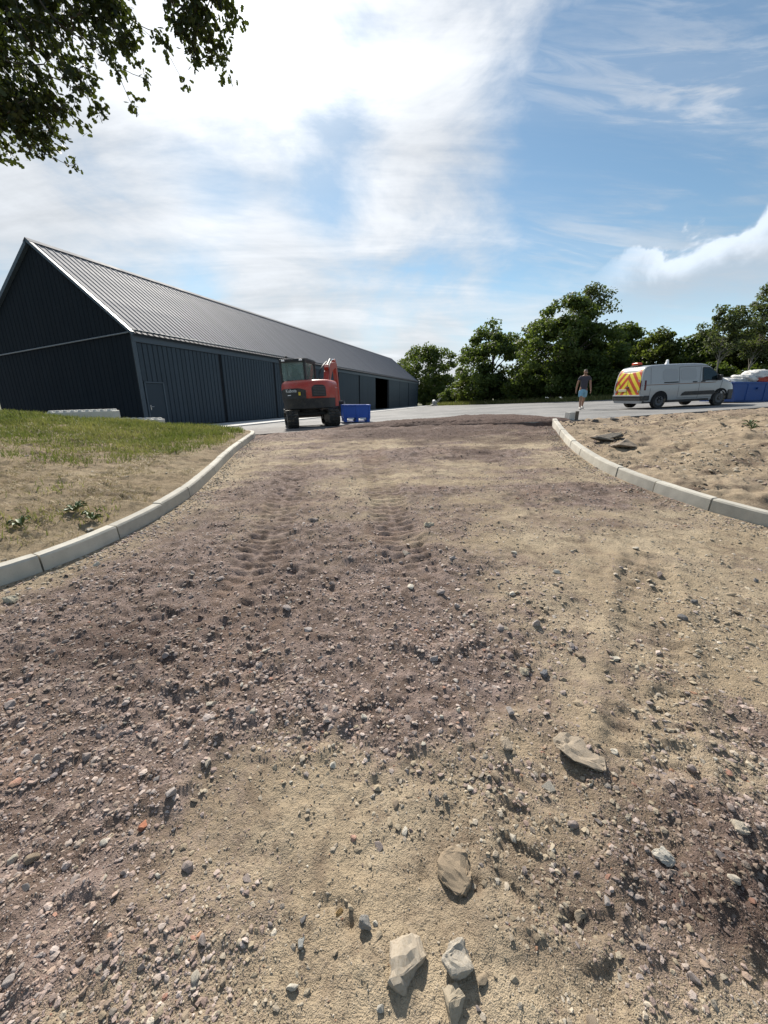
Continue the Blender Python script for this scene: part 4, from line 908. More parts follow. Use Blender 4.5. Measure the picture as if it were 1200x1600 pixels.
def sack_mesh(seed, sx, sy, sz):
    bm = bmesh.new(); bmesh.ops.create_icosphere(bm, subdivisions=4, radius=1.0)
    for v in bm.verts:
        p = v.co.copy(); q = Vector((abs(p.x) ** .75 * math.copysign(1, p.x), abs(p.y) ** .75 * math.copysign(1, p.y), abs(p.z) ** .85 * math.copysign(1, p.z)))
        k = float(fbm(np.array([p.x * 1.6 + p.z * 2 + seed]), np.array([p.y * 1.6 - p.z + seed]), 4, seed)[0]); w = float(fbm(np.array([p.x * 5 + seed]), np.array([p.y * 5 + p.z * 4]), 3, seed + 5)[0])
        v.co = Vector((q.x * sx, q.y * sy, q.z * sz)) * (1 + .34 * k + .22 * abs(w))
    me = bpy.data.meshes.new('sack'); bm.to_mesh(me); bm.free(); me.polygons.foreach_set('use_smooth', [True] * len(me.polygons)); return me
def sack_mat(name, c):
    m = NT(name); m.put(m.b.inputs['Base Color'], m.mix(m.ss(m.noise(4, 5), .35, .7), c, tuple(x * .75 for x in c))); m.b.inputs['Roughness'].default_value = .5; m.bump(m.noise(14, 5, .6, dist=1.0), .7, .04); return m.m
M_sack = sack_mat('white_woven_sack', (.66, .65, .62)); M_sackr = sack_mat('red_sack', (.42, .055, .025)); M_sackg = sack_mat('grey_sheet', (.40, .41, .41))
sacks = [((.30, -.45, .86), (.44, .42, .20), M_sack, 'flat white sack at the end of the skip nearest the van', 11), ((1.0, -.40, .98), (.46, .45, .26), M_sack, 'rounded white sack next from the van end of the skip', 12),
         ((1.75, -.30, 1.10), (.55, .50, .34), M_sack, 'big bulging white sack on the high part of the heap', 13), ((1.62, -.70, 1.02), (.42, .24, .16), M_sackr, 'red and white plastic sack lying in the skip', 14),
         ((2.45, -.45, 1.06), (.55, .5, .30), M_sack, 'crumpled white sack at the right edge of the photo', 15), ((.65, .35, .95), (.55, .45, .22), M_sackg, 'grey sheet bundled at the back of the skip', 16), ((3.2, -.2, 1.0), (.6, .6, .3), M_sack, 'white sack at the far right end of the skip', 17), ((1.35, -.62, 1.04), (.26, .2, .16), M_sackg, 'small grey bundle wedged between the white sacks', 18), ((2.05, -.72, 1.12), (.28, .2, .2), M_sack, 'small white sack on top beside the red sack', 19), ((.68, -.68, .93), (.24, .2, .13), M_sackg, 'grey bag hanging over the rim near the van', 20)]
MW = Matrix.Translation(skip_o.location) @ Matrix.Rotation(R(4), 4, 'Z')
for p, s, mt, lab, sd in sacks:
    me = sack_mesh(sd, *s); me.materials.append(mt); o = link_mesh('sack', me); o.location = MW @ Vector(p); o.rotation_euler = (0, 0, R(sd * 23 % 40 - 20)); tag(o, lab, 'sack', 'sacks heaped in the skip')

# ------------------------------------------------------------------ walking person
def skin_mesh(name, V, E, rad, mat, sub=2):
    me = bpy.data.meshes.new(name); me.from_pydata(V, E, []); o = bpy.data.objects.new(name, me); COL.objects.link(o)
    m = o.modifiers.new('skin', 'SKIN'); m.use_smooth_shade = True
    for i, sv in enumerate(me.skin_vertices[0].data): sv.radius = rad[i] if isinstance(rad[i], tuple) else (rad[i], rad[i]); sv.use_root = (i == 0)
    s = o.modifiers.new('sub', 'SUBSURF'); s.levels = sub; s.render_levels = sub
    bpy.context.view_layer.update(); me2 = bpy.data.meshes.new_from_object(o.evaluated_get(bpy.context.evaluated_depsgraph_get())); bpy.data.objects.remove(o)
    me2.name = name; me2.materials.clear(); me2.materials.append(mat); me2.polygons.foreach_set('use_smooth', [True] * len(me2.polygons)); return me2
def person(loc, rz):
    root = empty('person', loc, rz); tag(root, 'person in dark tee shirt and pale blue shorts walking across the yard', 'person')
    M_skin = plain('skin', (.34, .185, .12), .55, var=.08); M_tee = plain('dark_grey_cotton', (.055, .052, .068), .9, bump=.2, scale=15); M_short = plain('pale_blue_cotton', (.22, .42, .55), .85, bump=.2, scale=12)
    M_hair = plain('dark_hair', (.018, .014, .012), .7); M_shoe = plain('pale_shoe', (.38, .36, .33), .7)
    # facing -y; the right leg (x < 0) is in front
    V = [(0, 0, .98), (0, .01, 1.12), (0, .015, 1.30), (0, .01, 1.46), (0, 0, 1.56), (0, -.015, 1.635), (0, -.02, 1.72), (0, -.01, 1.80)]
    rad = [(.150, .105), (.140, .10), (.165, .11), (.155, .095), (.060, .060), (.062, .075), (.078, .095), (.060, .070)]
    E = [(i, i + 1) for i in range(7)]
    def chain(start, pts, rs):
        k = start
        for p, r in zip(pts, rs): V.append(p); rad.append(r); E.append((k, len(V) - 1)); k = len(V) - 1
        return k
    chain(6, [(0, -.115, 1.695), (0, -.130, 1.685)], [.020, .012])          # nose
    for s in (-1, 1): chain(6, [(s * .088, .0, 1.715)], [.014])                # ears
    for s, fwd in ((-1, .10), (1, -.06)):                                      # arms swing against the legs
        sh = chain(3, [(s * .165, .01, 1.475), (s * .215, .01, 1.43)], [.065, .058])
        el = chain(sh, [(s * .255, .02 + fwd * .2, 1.27), (s * .275, .02 + fwd * .5, 1.14)], [.048, .042])
        wr = chain(el, [(s * .290, -.01 + fwd * .9, 1.00), (s * .300, -.04 + fwd * 1.2, .90)], [.038, .028])
        pa = chain(wr, [(s * .302, -.05 + fwd * 1.25, .845)], [(.020, .036)])
        for k, (dy, ln) in enumerate(((-.030, .060), (-.010, .070), (.010, .066), (.028, .052))):
            chain(pa, [(s * .304, -.05 + fwd * 1.25 + dy, .800), (s * .296, -.055 + fwd * 1.25 + dy * 1.1, .800 - ln * .5), (s * .280, -.062 + fwd * 1.25 + dy * 1.1, .800 - ln)], [.0095, .0085, .0075])
        chain(wr, [(s * .285, -.085 + fwd * 1.25, .855), (s * .272, -.105 + fwd * 1.25, .825)], [.011, .009])
    legs = []
    for s, f in ((-1, -.20), (1, .22)):
        hip = chain(0, [(s * .095, 0, .90)], [.098]); kn = chain(hip, [(s * .10, f * .42, .72), (s * .10, f * .75 - .02, .51)], [.082, .058])
        lift = .0 if s < 0 else .05
        an = chain(kn, [(s * .098, f * .95 + .02, .33), (s * .095, f * 1.2, .10 + lift)], [.056, .038]); legs.append((s, f * 1.2, lift))
        chain(an, [(s * .10, f * 1.2 - .07, .050 + lift), (s * .105, f * 1.2 - .17, .035 + lift * .6)], [.036, .026])
    link_mesh('body', skin_mesh('body', V, E, rad, M_skin), root)
    tv = [(0, 0, .86), (0, .005, .98), (0, .01, 1.12), (0, .015, 1.30), (0, .01, 1.45), (0, .005, 1.515)]; tr = [(.172, .126), (.172, .124), (.160, .118), (.182, .128), (.172, .112), (.085, .075)]; te = [(0, 1), (1, 2), (2, 3), (3, 4), (4, 5)]
    for s, fwd in ((-1, .10), (1, -.06)):
        k = len(tv); tv += [(s * .175, .01, 1.470), (s * .225, .012, 1.41), (s * .248, .02 + fwd * .12, 1.32)]; tr += [.078, .074, .070]; te += [(4, k), (k, k + 1), (k + 1, k + 2)]
    link_mesh('tee_shirt', skin_mesh('tee_shirt', tv, te, tr, M_tee), root)
    sv = [(0, 0, 1.03), (0, 0, .93)]; sr = [(.160, .118), (.165, .125)]; se = [(0, 1)]
    for s, f in ((-1, -.20), (1, .22)):
        k = len(sv); sv += [(s * .10, 0, .86), (s * .108, f * .38, .70), (s * .112, f * .62, .56)]; sr += [.115, .110, .112]; se += [(1, k), (k, k + 1), (k + 1, k + 2)]
    link_mesh('shorts', skin_mesh('shorts', sv, se, sr, M_short), root)
    hv = [(0, .01, 1.765), (0, .01, 1.80), (0, .0, 1.825)]; link_mesh('hair', skin_mesh('hair', hv, [(0, 1), (1, 2)], [(.084, .098), (.080, .092), (.05, .06)], M_hair), root)
    link_mesh('beard', skin_mesh('beard', [(0, -.075, 1.645), (0, -.085, 1.625), (0, -.06, 1.605)], [(0, 1), (1, 2)], [(.045, .022), (.045, .020), (.03, .02)], M_hair), root)
    gl = MB(); gl.box((-.036, -.105, 1.735), (.052, .012, .032)); gl.box((.036, -.105, 1.735), (.052, .012, .032)); gl.box((0, -.108, 1.742), (.03, .008, .008)); gl.box((-.075, -.05, 1.74), (.008, .11, .008)); gl.box((.075, -.05, 1.74), (.008, .11, .008)); gl.build('sunglasses', M_blackpl, root, .004)
    for s, y, lift in legs:
        sh = MB(); sh.prism([(y + .07, .012 + lift), (y - .16, .006 + lift * .6), (y - .225, .02 + lift * .5), (y - .22, .06 + lift * .5), (y - .12, .095 + lift * .8), (y - .01, .125 + lift), (y + .065, .12 + lift)], s * .10 - .048, s * .10 + .048, 'x'); sh.build('shoe', M_shoe, root, .018, True)
    return root
pe = person((9.75, 19.7, float(z_yard(9.75, 19.7)) + .004), R(-14)); pe.scale = (1.03, 1.03, 1.03)

# ------------------------------------------------------------------ small things by the yard edge
def plank_post(loc, rz):
    root = empty('stub_kerb', loc, rz); tag(root, 'short pale concrete stub with a dark timber stake at the yard corner', 'concrete stub')
    MB().box((-.09, .05, .12), (.17, .26, .26)).build('stub_body', M_block, root, .012); MB().box((.04, -.10, .13), (.09, .05, .30)).build('stake', plain('weathered_timber', (.10, .085, .065), .85, bump=.4, scale=14), root, .006)
plank_post((5.75, 12.0, float(z_yard(5.75, 12.0)) - .02), R(10))
# dark soil scraped up along the edge of the yard
def soil_ridge():
    xs = np.linspace(-2.6, 6.0, 330); vs_ = np.linspace(0, 1, 110) ** 1.5; X, T = np.meshgrid(xs, vs_, indexing='ij')
    width = np.interp(xs, [-2.6, -1.0, 1.5, 4.5, 6.0], [1.6, 2.4, 4.6, 7.4, 6.0]) + .9 * fbm(xs / .9, xs * 0, 4, 81); Y0 = ye(xs) - .22 + .12 * fbm(xs / .6, xs * 0 + 3, 3, 82)
    Y = Y0[:, None] + T * width[:, None]
    env = sst(T, 0, .10) * sst(T, 1.0, .80) * (.80 + .2 * np.exp(-((T - .10) / .09) ** 2)) * np.interp(xs, [-2.6, -1.2, .5, 4.6, 5.4, 6.0], [0, .5, 1, 1, .8, 0])[:, None]
    h = env * (.085 + .045 * fbm(X / .7, Y / .4, 3, 83) + .03 * (1 - np.abs(fbm(X / .22, Y / .22, 3, 84)) * 2) + .02 * fbm(X / .06, Y / .06, 2, 85))
    yardz = z_yard(X, Y); low = base_z(X, np.minimum(Y, ye(X) - .02)) ; s = sst(Y - ye(X), -.24, .02); Z = low * (1 - s) + yardz * s + h - .05 * (1 - sst(env, 0, .25))
    n = len(vs_); i, j = np.meshgrid(np.arange(len(xs) - 1), np.arange(n - 1), indexing='ij'); i = i.ravel(); j = j.ravel()
    F = np.stack([i * n + j, (i + 1) * n + j, (i + 1) * n + j + 1, i * n + j + 1], 1)
    m = soil_mat('scraped_soil', (.17, .125, .095), (.12, .080, .066), (.09, .066, .054))
    o = link_mesh('soil_ridge', np_mesh('soil_ridge', np.stack([X.ravel(), Y.ravel(), Z.ravel()], 1), F, m, True, {'purple': np.full(X.size, .85), 'damp': np.full(X.size, .85)})); tag(o, kind='structure')
soil_ridge()

# ------------------------------------------------------------------ trees
def leaf_mat(name, c1, c2, trans=.45):
    m = NT(name); t = m.attr('tint', 'Fac'); c = m.mix(t, c1, c2); m.l(c, m.b.inputs['Base Color']); m.b.inputs['Roughness'].default_value = .55; m.b.inputs['Specular IOR Level'].default_value = .3
    tr = m.N('ShaderNodeBsdfTranslucent'); tc = m.mix(.5, c, (.16, .22, .02)); m.l(tc, tr.inputs[0]); mx = m.N('ShaderNodeMixShader'); mx.inputs[0].default_value = trans
    m.l(m.b.outputs[0], mx.inputs[1]); m.l(tr.outputs[0], mx.inputs[2]); m.l(mx.outputs[0], m.out.inputs[0]); return m.m
M_leaf = [leaf_mat('dark_leaves', (.036, .060, .018), (.098, .140, .036)), leaf_mat('mid_leaves', (.046, .074, .018), (.115, .150, .036)), leaf_mat('olive_leaves', (.060, .078, .020), (.145, .160, .044)), leaf_mat('grey_green_leaves', (.060, .075, .034), (.125, .145, .065))]
M_bark = plain('bark', (.075, .060, .045), .9, var=.35, scale=5, bump=.6); M_palebark = plain('pale_bark', (.22, .20, .165), .85, var=.3, scale=5, bump=.4)
def leaf_quads(P, Nn, size, tint, rng, asp=.62):
    n = len(P); t = rng.normal(size=(n, 3)); t -= (t * Nn).sum(1)[:, None] * Nn; t /= np.linalg.norm(t, axis=1)[:, None] + 1e-9; b = np.cross(Nn, t)
    s = size[:, None]; curl = Nn * s * .18
    V = np.stack([P - t * s, P + b * s * asp - curl, P + t * s, P - b * s * asp - curl], 1).reshape(-1, 3); F = np.arange(4 * n).reshape(-1, 4)
    return V, F, np.repeat(tint, 4)
def tree(name, x, y, top_z, rx, low, label, mat, seed, ry=None, nclump=70, per=170, leaf=.17, rc=1.15, thick=1.0, cat='tree', bark=None, lean=(0, 0), shape=1.0, sparse=0.0, group=None):
    rng = np.random.default_rng(seed); zb = float(z_yard(x, y)) - .25; H = top_z - zb; root = empty(name, (x, y, zb), 0); tag(root, label, cat, group); ry = ry or rx
    cz = (low + H) / 2; rz = (H - low) / 2
    # clump centres through the crown, denser towards its skin
    d = rng.normal(size=(nclump, 3)); d /= np.linalg.norm(d, axis=1)[:, None]; u = rng.uniform(.12, 1, nclump) ** .5
    hz = d[:, 2] * u; hz = np.where(hz < 0, -np.abs(hz) ** .7, hz); taper = np.where(hz > 0, 1 - .35 * shape * hz, 1 - .12 * np.abs(hz)); wob = 1 + .22 * np.sin(3.1 * np.arctan2(d[:, 1], d[:, 0]) + seed) * u
    C = np.stack([d[:, 0] * u * (rx - rc * .6) * taper * wob, d[:, 1] * u * (ry - rc * .6) * taper * wob, cz + hz * (rz - rc * .5)], 1)
    C[:, 0] += lean[0] * (C[:, 2] / H); C[:, 1] += lean[1] * (C[:, 2] / H)
    rcs = rc * rng.uniform(.55, 1.25, nclump) * (1 - .25 * np.clip(hz, 0, 1))
    N_ = nclump * per; k = rng.integers(0, nclump, N_); v = rng.normal(size=(N_, 3)); v /= np.linalg.norm(v, axis=1)[:, None]; q = rng.uniform(.1, 1, N_) ** .55
    P = C[k] + v * (rcs[k] * q)[:, None] * np.array([1.15, 1.15, .72]); 
    if sparse > 0:
        keep = fbm(P[:, 0] / .8, P[:, 2] / .8 + P[:, 1], 2, seed) > (-.9 + sparse); P = P[keep]; v = v[keep]; k = k[keep]
    P = P[P[:, 2] > .25]; k = k[:len(P)]; v = v[:len(P)]
    Nn = v * .7 + rng.normal(size=P.shape) * .6 + np.array([0, 0, .35]); Nn /= np.linalg.norm(Nn, axis=1)[:, None]
    tint = np.clip(rng.normal(.45, .22, len(P)) + (rng.uniform(-.25, .25, nclump))[k], 0, 1)
    V, F, T = leaf_quads(P, Nn, leaf * 1.32 * rng.uniform(.6, 1.3, len(P)), tint, rng)
    cr = link_mesh('crown', np_mesh('crown', V, F, mat, False, {'tint': T}), root); cr['kind'] = 'stuff'
    tb = MB(); r0 = (.022 * H + .05) * thick; th = cz + .2 * rz
    path = [(lean[0] * t * th / H + .12 * math.sin(3 * t + seed) * t, lean[1] * t * th / H + .1 * math.cos(2 * t + seed) * t, -.3 + (th + .3) * t) for t in np.linspace(0, 1, 7)]
    tb.tube(path, [r0 * (1 - .72 * t) for t in np.linspace(0, 1, 7)], 9)
    for i in rng.permutation(nclump)[:min(nclump, 26 if sparse == 0 else 30)]:
        t = float(np.clip((C[i, 2] - .75 * math.hypot(C[i, 0], C[i, 1]) - .3) / th + rng.uniform(-.06, .06), .16, .97)); a = Vector(path[0]).lerp(Vector(path[-1]), t); ii = t * 6; a = Vector(path[int(ii)]).lerp(Vector(path[min(6, int(ii) + 1)]), ii - int(ii)); b = Vector(C[i]); mid = a.lerp(b, .5) + Vector((0, 0, .18 * (b - a).length)); rr_ = r0 * (1 - .72 * t) * .5
        tb.tube([a, a.lerp(mid, .6), mid.lerp(b, .5), b], [rr_, rr_ * .75, rr_ * .45, .012], 6, False)
    tb.build('trunk', bark or M_bark, root, 0, True)
    return root
TG = 'trees behind the yard'
tree('tree', 8.9, 88, 13.8, 8.2, .2, 'rounded tree standing alone at the far end of the barn', M_leaf[1], 1, nclump=150, per=110, leaf=.20, rc=1.5, group=TG)
tree('tree', 16.0, 61, 12.8, 6.9, .0, 'broad dark tree left of the tallest tree', M_leaf[0], 2, nclump=110, per=140, leaf=.17, rc=1.25, group=TG, lean=(.6, 0))
tree('tree', 20.7, 50, 13.7, 6.6, .0, 'tallest bushy tree behind the walking person', M_leaf[1], 3, nclump=150, per=140, leaf=.155, rc=1.2, lean=(1.4, 0), shape=1.5, group=TG)
tree('tree', 23.2, 51.5, 15.2, 3.2, 8.5, 'wispy treetop rising above the tallest bushy tree', M_leaf[3], 4, nclump=60, per=60, leaf=.11, rc=.95, sparse=.75, lean=(2.0, 0), shape=1.2, group=TG)
tree('tree', 25.0, 50, 10.6, 4.8, .0, 'dark leafy tree right of the tallest tree', M_leaf[0], 5, nclump=85, per=140, leaf=.16, rc=1.15, group=TG)
tree('tree', 31.5, 55, 11.6, 4.2, .2, 'dark tree showing above the roof of the van', M_leaf[0], 6, nclump=85, per=120, leaf=.17, rc=1.15, group=TG)
tree('tree', 32.6, 49, 10.0, 3.6, .0, 'olive tree above the middle of the van', M_leaf[2], 7, nclump=80, per=130, leaf=.15, rc=1.1, group=TG)
tree('tree', 34.6, 45.5, 9.3, 3.3, .0, 'mid green tree above the front of the van', M_leaf[1], 8, nclump=80, per=130, leaf=.14, rc=1.0, group=TG)
tree('tree', 36.8, 43, 9.4, 3.2, .0, 'yellowish tree behind the heaped skip', M_leaf[2], 9, nclump=80, per=130, leaf=.14, rc=1.0, group=TG)
tree('tree', 41.0, 43, 9.8, 3.6, .0, 'green tree at the right edge behind the skip', M_leaf[1], 10, nclump=80, per=120, leaf=.14, rc=1.0, group=TG)
tree('tree', 31.2, 38, 9.9, 2.2, 3.4, 'slender sparse tree with pale bare stem behind the skip', M_leaf[3], 11, nclump=44, per=110, leaf=.085, rc=.6, bark=M_palebark, thick=.36, sparse=.55, lean=(-.6, 0), group=TG)
tree('tree', 33.8, 38, 11.5, 3.2, 3.2, 'tall sparse tree with airy crown at the right edge', M_leaf[3], 12, nclump=90, per=110, leaf=.09, rc=.75, bark=M_palebark, thick=.36, sparse=.55, lean=(.5, 0), group=TG)
tree('tree', 37.0, 38.5, 11.3, 2.8, 3.2, 'tall airy tree just past the right edge of the photo', M_leaf[3], 13, nclump=80, per=110, leaf=.09, rc=.75, bark=M_palebark, thick=.36, sparse=.55, group=TG)
BG = 'bushes along the far edge of the yard'
tree('bush', 13.6, 66, 5.6, 3.0, .0, 'low pale green bush between the lone tree and the broad dark tree', M_leaf[2], 14, nclump=50, per=110, leaf=.14, rc=.9, cat='bush', group=BG)
tree('bush', 11.3, 80, 4.4, 3.0, .0, 'small bush right of the lone tree at the barn end', M_leaf[1], 15, nclump=40, per=100, leaf=.16, rc=.9, cat='bush', group=BG)
tree('bush', 20.0, 57, 6.0, 4.0, .0, 'dark undergrowth below the broad dark tree', M_leaf[0], 16, nclump=60, per=110, leaf=.16, rc=1.0, cat='bush', group=BG)
tree('bush', 28.5, 50, 7.2, 3.8, .0, 'dark undergrowth behind the tail of the van', M_leaf[0], 17, nclump=70, per=110, leaf=.15, rc=1.0, cat='bush', group=BG)
tree('bush', 30.8, 46, 5.4, 3.2, .0, 'dark undergrowth behind the middle of the van', M_leaf[0], 18, nclump=60, per=110, leaf=.14, rc=.9, cat='bush', group=BG)
tree('bush', 32.5, 40.5, 5.2, 2.6, .0, 'dark leafy bush behind the nose of the van', M_leaf[0], 19, nclump=60, per=110, leaf=.13, rc=.8, cat='bush', group=BG)
tree('bush', 36.5, 38.5, 5.4, 2.6, .0, 'leafy bush behind the sacks in the skip', M_leaf[1], 20, nclump=60, per=110, leaf=.13, rc=.8, cat='bush', group=BG)

for i, (bx, by, bt, br, lab) in enumerate(((9.8, 84, 4.2, 3.6, 'thicket at the foot of the lone tree'), (13.0, 72, 3.8, 3.4, 'low scrub left of the pale green bush'), (16.6, 60, 5.0, 4.2, 'scrub under the left side of the broad dark tree'), (19.0, 53, 4.6, 3.2, 'scrub under the left side of the tallest tree'),
        (23.0, 49, 4.8, 3.6, 'dark scrub behind the walking person'), (26.0, 47.5, 4.8, 3.2, 'dark scrub right of the walking person'), (29.0, 45, 4.6, 3.0, 'scrub seen just above the beacon of the van'), (34.8, 38, 4.6, 2.6, 'scrub behind the middle of the skip'), (39.5, 38, 5.0, 3.0, 'scrub behind the far end of the skip'))):
    tree('bush', bx, by, bt, br, .0, lab, M_leaf[i % 2], 40 + i, nclump=45, per=90, leaf=.16, rc=.95, cat='bush', group=BG)

# ------------------------------------------------------------------ oak overhanging from the left, its trunk outside the picture
def oak():
    rng = np.random.default_rng(77); tx, ty = -10.2, 5.2; tz = gz(tx, ty) - .1; root = empty('oak_tree', (0, 0, 0)); tag(root, 'oak branches with backlit leaves hanging in from the top left', 'tree')
    # crown face: u to the right, v upwards on a slightly forward leaning sheet
    O = np.array([0, 5.081, .093]) + .22 * np.array([0, .2844, .9587]); U = np.array([1., 0, 0]); Vv = np.array([0, .2844, .9587]); Nn = np.array([0, .9587, -.2844])
    poly = [(-9.5, 4.9), (-9.5, 9.2), (-1.9, 9.0), (-2.05, 7.4), (-2.12, 7.07), (-2.1, 6.66), (-2.28, 6.38), (-2.65, 6.02), (-2.80, 6.34), (-2.99, 6.56), (-3.22, 6.27), (-3.4, 6.05), (-3.58, 5.77), (-3.84, 5.83), (-3.97, 6.05), (-4.14, 6.18), (-4.24, 5.92), (-4.00, 5.50), (-4.24, 5.32), (-4.46, 5.39), (-4.66, 5.24), (-4.70, 4.79), (-5.03, 4.93), (-5.19, 5.19), (-5.5, 5.1), (-6.5, 4.6)]
    px = np.array([p[0] for p in poly]); py = np.array([p[1] for p in poly])
    def inside(u, v):
        r = np.zeros(len(u), bool); j = len(px) - 1
        for i in range(len(px)):
            c = ((py[i] > v) != (py[j] > v)) & (u < (px[j] - px[i]) * (v - py[i]) / (py[j] - py[i] + 1e-12) + px[i]); r ^= c; j = i
        return r
    nn_ = 16000; u = rng.uniform(-7.0, -1.8, nn_); v = rng.uniform(4.5, 8.2, nn_); w = rng.normal(0, .22, nn_)
    hole = fbm(u / .42, v / .42, 3, 7)
    ok = inside(u, v) & (hole > -.09 + .03 * (u > -3.0)); u, v, w = u[ok], v[ok], w[ok]; sel = np.arange(min(len(u), 1750)); u, v, w = u[sel], v[sel], w[sel]
    A = O + u[:, None] * U + v[:, None] * Vv + w[:, None] * Nn
    # grow a branching skeleton: limbs first, then every anchor joins the nearest node nearer the trunk
    T0 = np.array([tx + .5, ty + .2, tz + 4.2]); nodes = []; par = []; 
    limbs = [[(-7.6, 6.1, 6.1), (-5.4, 6.6, 7.0), (-3.6, 6.9, 6.95), (-2.5, 7.05, 6.75)], [(-7.4, 6.2, 5.6), (-5.6, 6.4, 6.0), (-4.5, 6.5, 5.75), (-4.0, 6.55, 5.5)], [(-7.6, 6.0, 5.2), (-6.0, 6.2, 5.3), (-5.1, 6.3, 5.0), (-4.8, 6.35, 4.8)], [(-7.0, 6.3, 7.2), (-5.0, 6.8, 7.9), (-3.2, 7.1, 7.6), (-2.4, 7.2, 7.2)], [(-5.0, 6.7, 7.0), (-4.2, 6.8, 6.3), (-3.7, 6.8, 6.0)]]
    nodes.append(T0); par.append(-1); bm_ = MB()
    for L in limbs:
        pts = [Vector(T0)] + [Vector(p) for p in L] if L[0][0] < -6 else [Vector(p) for p in L]; prev = 0 if L[0][0] < -6 else int(np.argmin([np.linalg.norm(np.array(n) - np.array(L[0])) for n in nodes]))
        for a, b in zip(pts[:-1], pts[1:]):
            for t in np.linspace(0, 1, 7)[1:]:
                q = a.lerp(b, t); q = np.array(q) + rng.normal(0, .03, 3); nodes.append(q); par.append(prev); prev = len(nodes) - 1
    nl = len(nodes); order = np.argsort(np.linalg.norm(A - T0, axis=1)); arr = np.array(nodes)
    store = np.zeros((nl + len(A), 3)); store[:nl] = arr; cnt = nl; par = list(par)
    for i in order:
        dd = np.linalg.norm(store[:cnt] - A[i], axis=1); p = int(np.argmin(dd)); store[cnt] = A[i]; par.append(p); cnt += 1
    weight = np.ones(cnt)
    for i in range(cnt - 1, 0, -1): weight[par[i]] += weight[i]
    rad = .0026 * weight ** .36
    V = []; F = []; ns = 5
    for i in range(1, cnt):
        a = Vector(store[par[i]]); b = Vector(store[i]); 
        bm_.tube([a, a.lerp(b, .5) + Vector((0, 0, -.04 * (b - a).length)), b], [min(rad[par[i]], rad[i] * 1.5), rad[i] * 1.1, rad[i]], ns, False)
    bm_.build('branches', M_bark, root, 0, True)['kind'] = 'stuff'
    tb = MB(); tb.tube([(tx, ty, tz - .2), (tx + .05, ty, tz + .6), (tx + .2, ty + .05, tz + 2.2), (tx + .5, ty + .2, tz + 4.2), (tx + .3, ty + .3, tz + 6.5), (tx + .4, ty + .2, tz + 9.0)], [.48, .36, .31, .27, .18, .06], 12); tb.build('trunk', M_bark, root, 0, True)
    # lobed leaves in bunches at the twig ends
    half = [(0, 0), (.20, .24), (.13, .36), (.27, .55), (.18, .66), (.24, .84), (0, 1.0)]
    out = half + [(-a, b) for a, b in half[-2:0:-1]]; base = np.array([(a, b - .0, -.10 * abs(a) + .05 * math.sin(b * 3)) for a, b in out]); nb = len(base)
    per = 9; n = (cnt - nl) * per; C = np.repeat(store[nl:cnt], per, 0) + rng.normal(0, .045, (n, 3)); par_a = np.array(par)[nl:cnt]; tw = store[nl:cnt] - store[par_a]; tw = np.repeat(tw / (np.linalg.norm(tw, axis=1)[:, None] + 1e-6), per, 0)
    ax = rng.normal(size=(n, 3)) + tw * .9 + np.array([0, 0, -.5]); ax /= np.linalg.norm(ax, axis=1)[:, None]; nn = rng.normal(size=(n, 3)) * .8 + np.array([0, 0, .8]); sd = np.cross(ax, nn); sd /= np.linalg.norm(sd, axis=1)[:, None]; up = np.cross(sd, ax)
    sz = rng.uniform(.06, .115, n)
    LV = C[:, None, :] + sz[:, None, None] * (base[None, :, 0, None] * sd[:, None, :] * 1.15 + base[None, :, 1, None] * ax[:, None, :] + base[None, :, 2, None] * up[:, None, :])
    tint = np.clip(rng.normal(.4, .22, n), 0, 1); mat = leaf_mat('oak_leaves', (.020, .026, .010), (.050, .062, .020), .22)
    # a fan of quads for each leaf: left and right halves along the midrib
    big = rng.permutation(n)[:0]
    fan = [(0, 1, 2, nb - 2), (0, nb - 2, nb - 1, 0)]
    F1 = []
    L_, R_ = list(range(0, 7)), [0] + list(range(nb - 1, 5, -1))
    for k in range(6): F1.append((L_[k], L_[k + 1], R_[k + 1], R_[k]))
    F1 = np.array(F1); FF = (np.arange(n)[:, None, None] * nb + F1[None]).reshape(-1, 4)
    tris = np.concatenate([FF[:, [0, 1, 2]], FF[:, [0, 2, 3]]]); tris = tris[(tris[:, 0] != tris[:, 1]) & (tris[:, 1] != tris[:, 2]) & (tris[:, 0] != tris[:, 2])]
    cr = link_mesh('crown', np_mesh('crown', LV.reshape(-1, 3), tris, mat, False, {'tint': np.repeat(tint, nb)}), root); cr['kind'] = 'stuff'
oak()

# ------------------------------------------------------------------ grass and weeds
def blades(name, P, length, width, lean, tint, mat, rng, kind='stuff'):
    n = len(P); a = rng.uniform(0, 2 * math.pi, n); dx = np.stack([np.cos(a), np.sin(a), np.zeros(n)], 1); b = rng.uniform(0, 2 * math.pi, n); ln = np.stack([np.cos(b), np.sin(b), np.zeros(n)], 1) * (length * lean)[:, None]
    up = np.array([0, 0, 1.0]) * (length * np.sqrt(np.clip(1 - lean ** 2 * .8, .05, 1)))[:, None]; w = dx * width[:, None]
    V = np.stack([P - w, P + w, P + up * .55 + ln * .35 + w * .7, P + up * .55 + ln * .35 - w * .7, P + up + ln], 1).reshape(-1, 3); i = np.arange(n)[:, None] * 5
    F = np.concatenate([i + np.array([[0, 1, 2]]), i + np.array([[0, 2, 3]]), i + np.array([[3, 2, 4]])])
    o = link_mesh(name, np_mesh(name, V, F, mat, False, {'tint': np.repeat(tint, 5)})); tag(o, kind=kind); return o
def grass_mat(name, c1, c2, tr=.35):
    return leaf_mat(name, c1, c2, tr)
M_grass = grass_mat('green_grass', (.110, .135, .035), (.42, .36, .15)); M_straw = grass_mat('dry_straw', (.22, .16, .075), (.46, .36, .20), .2)
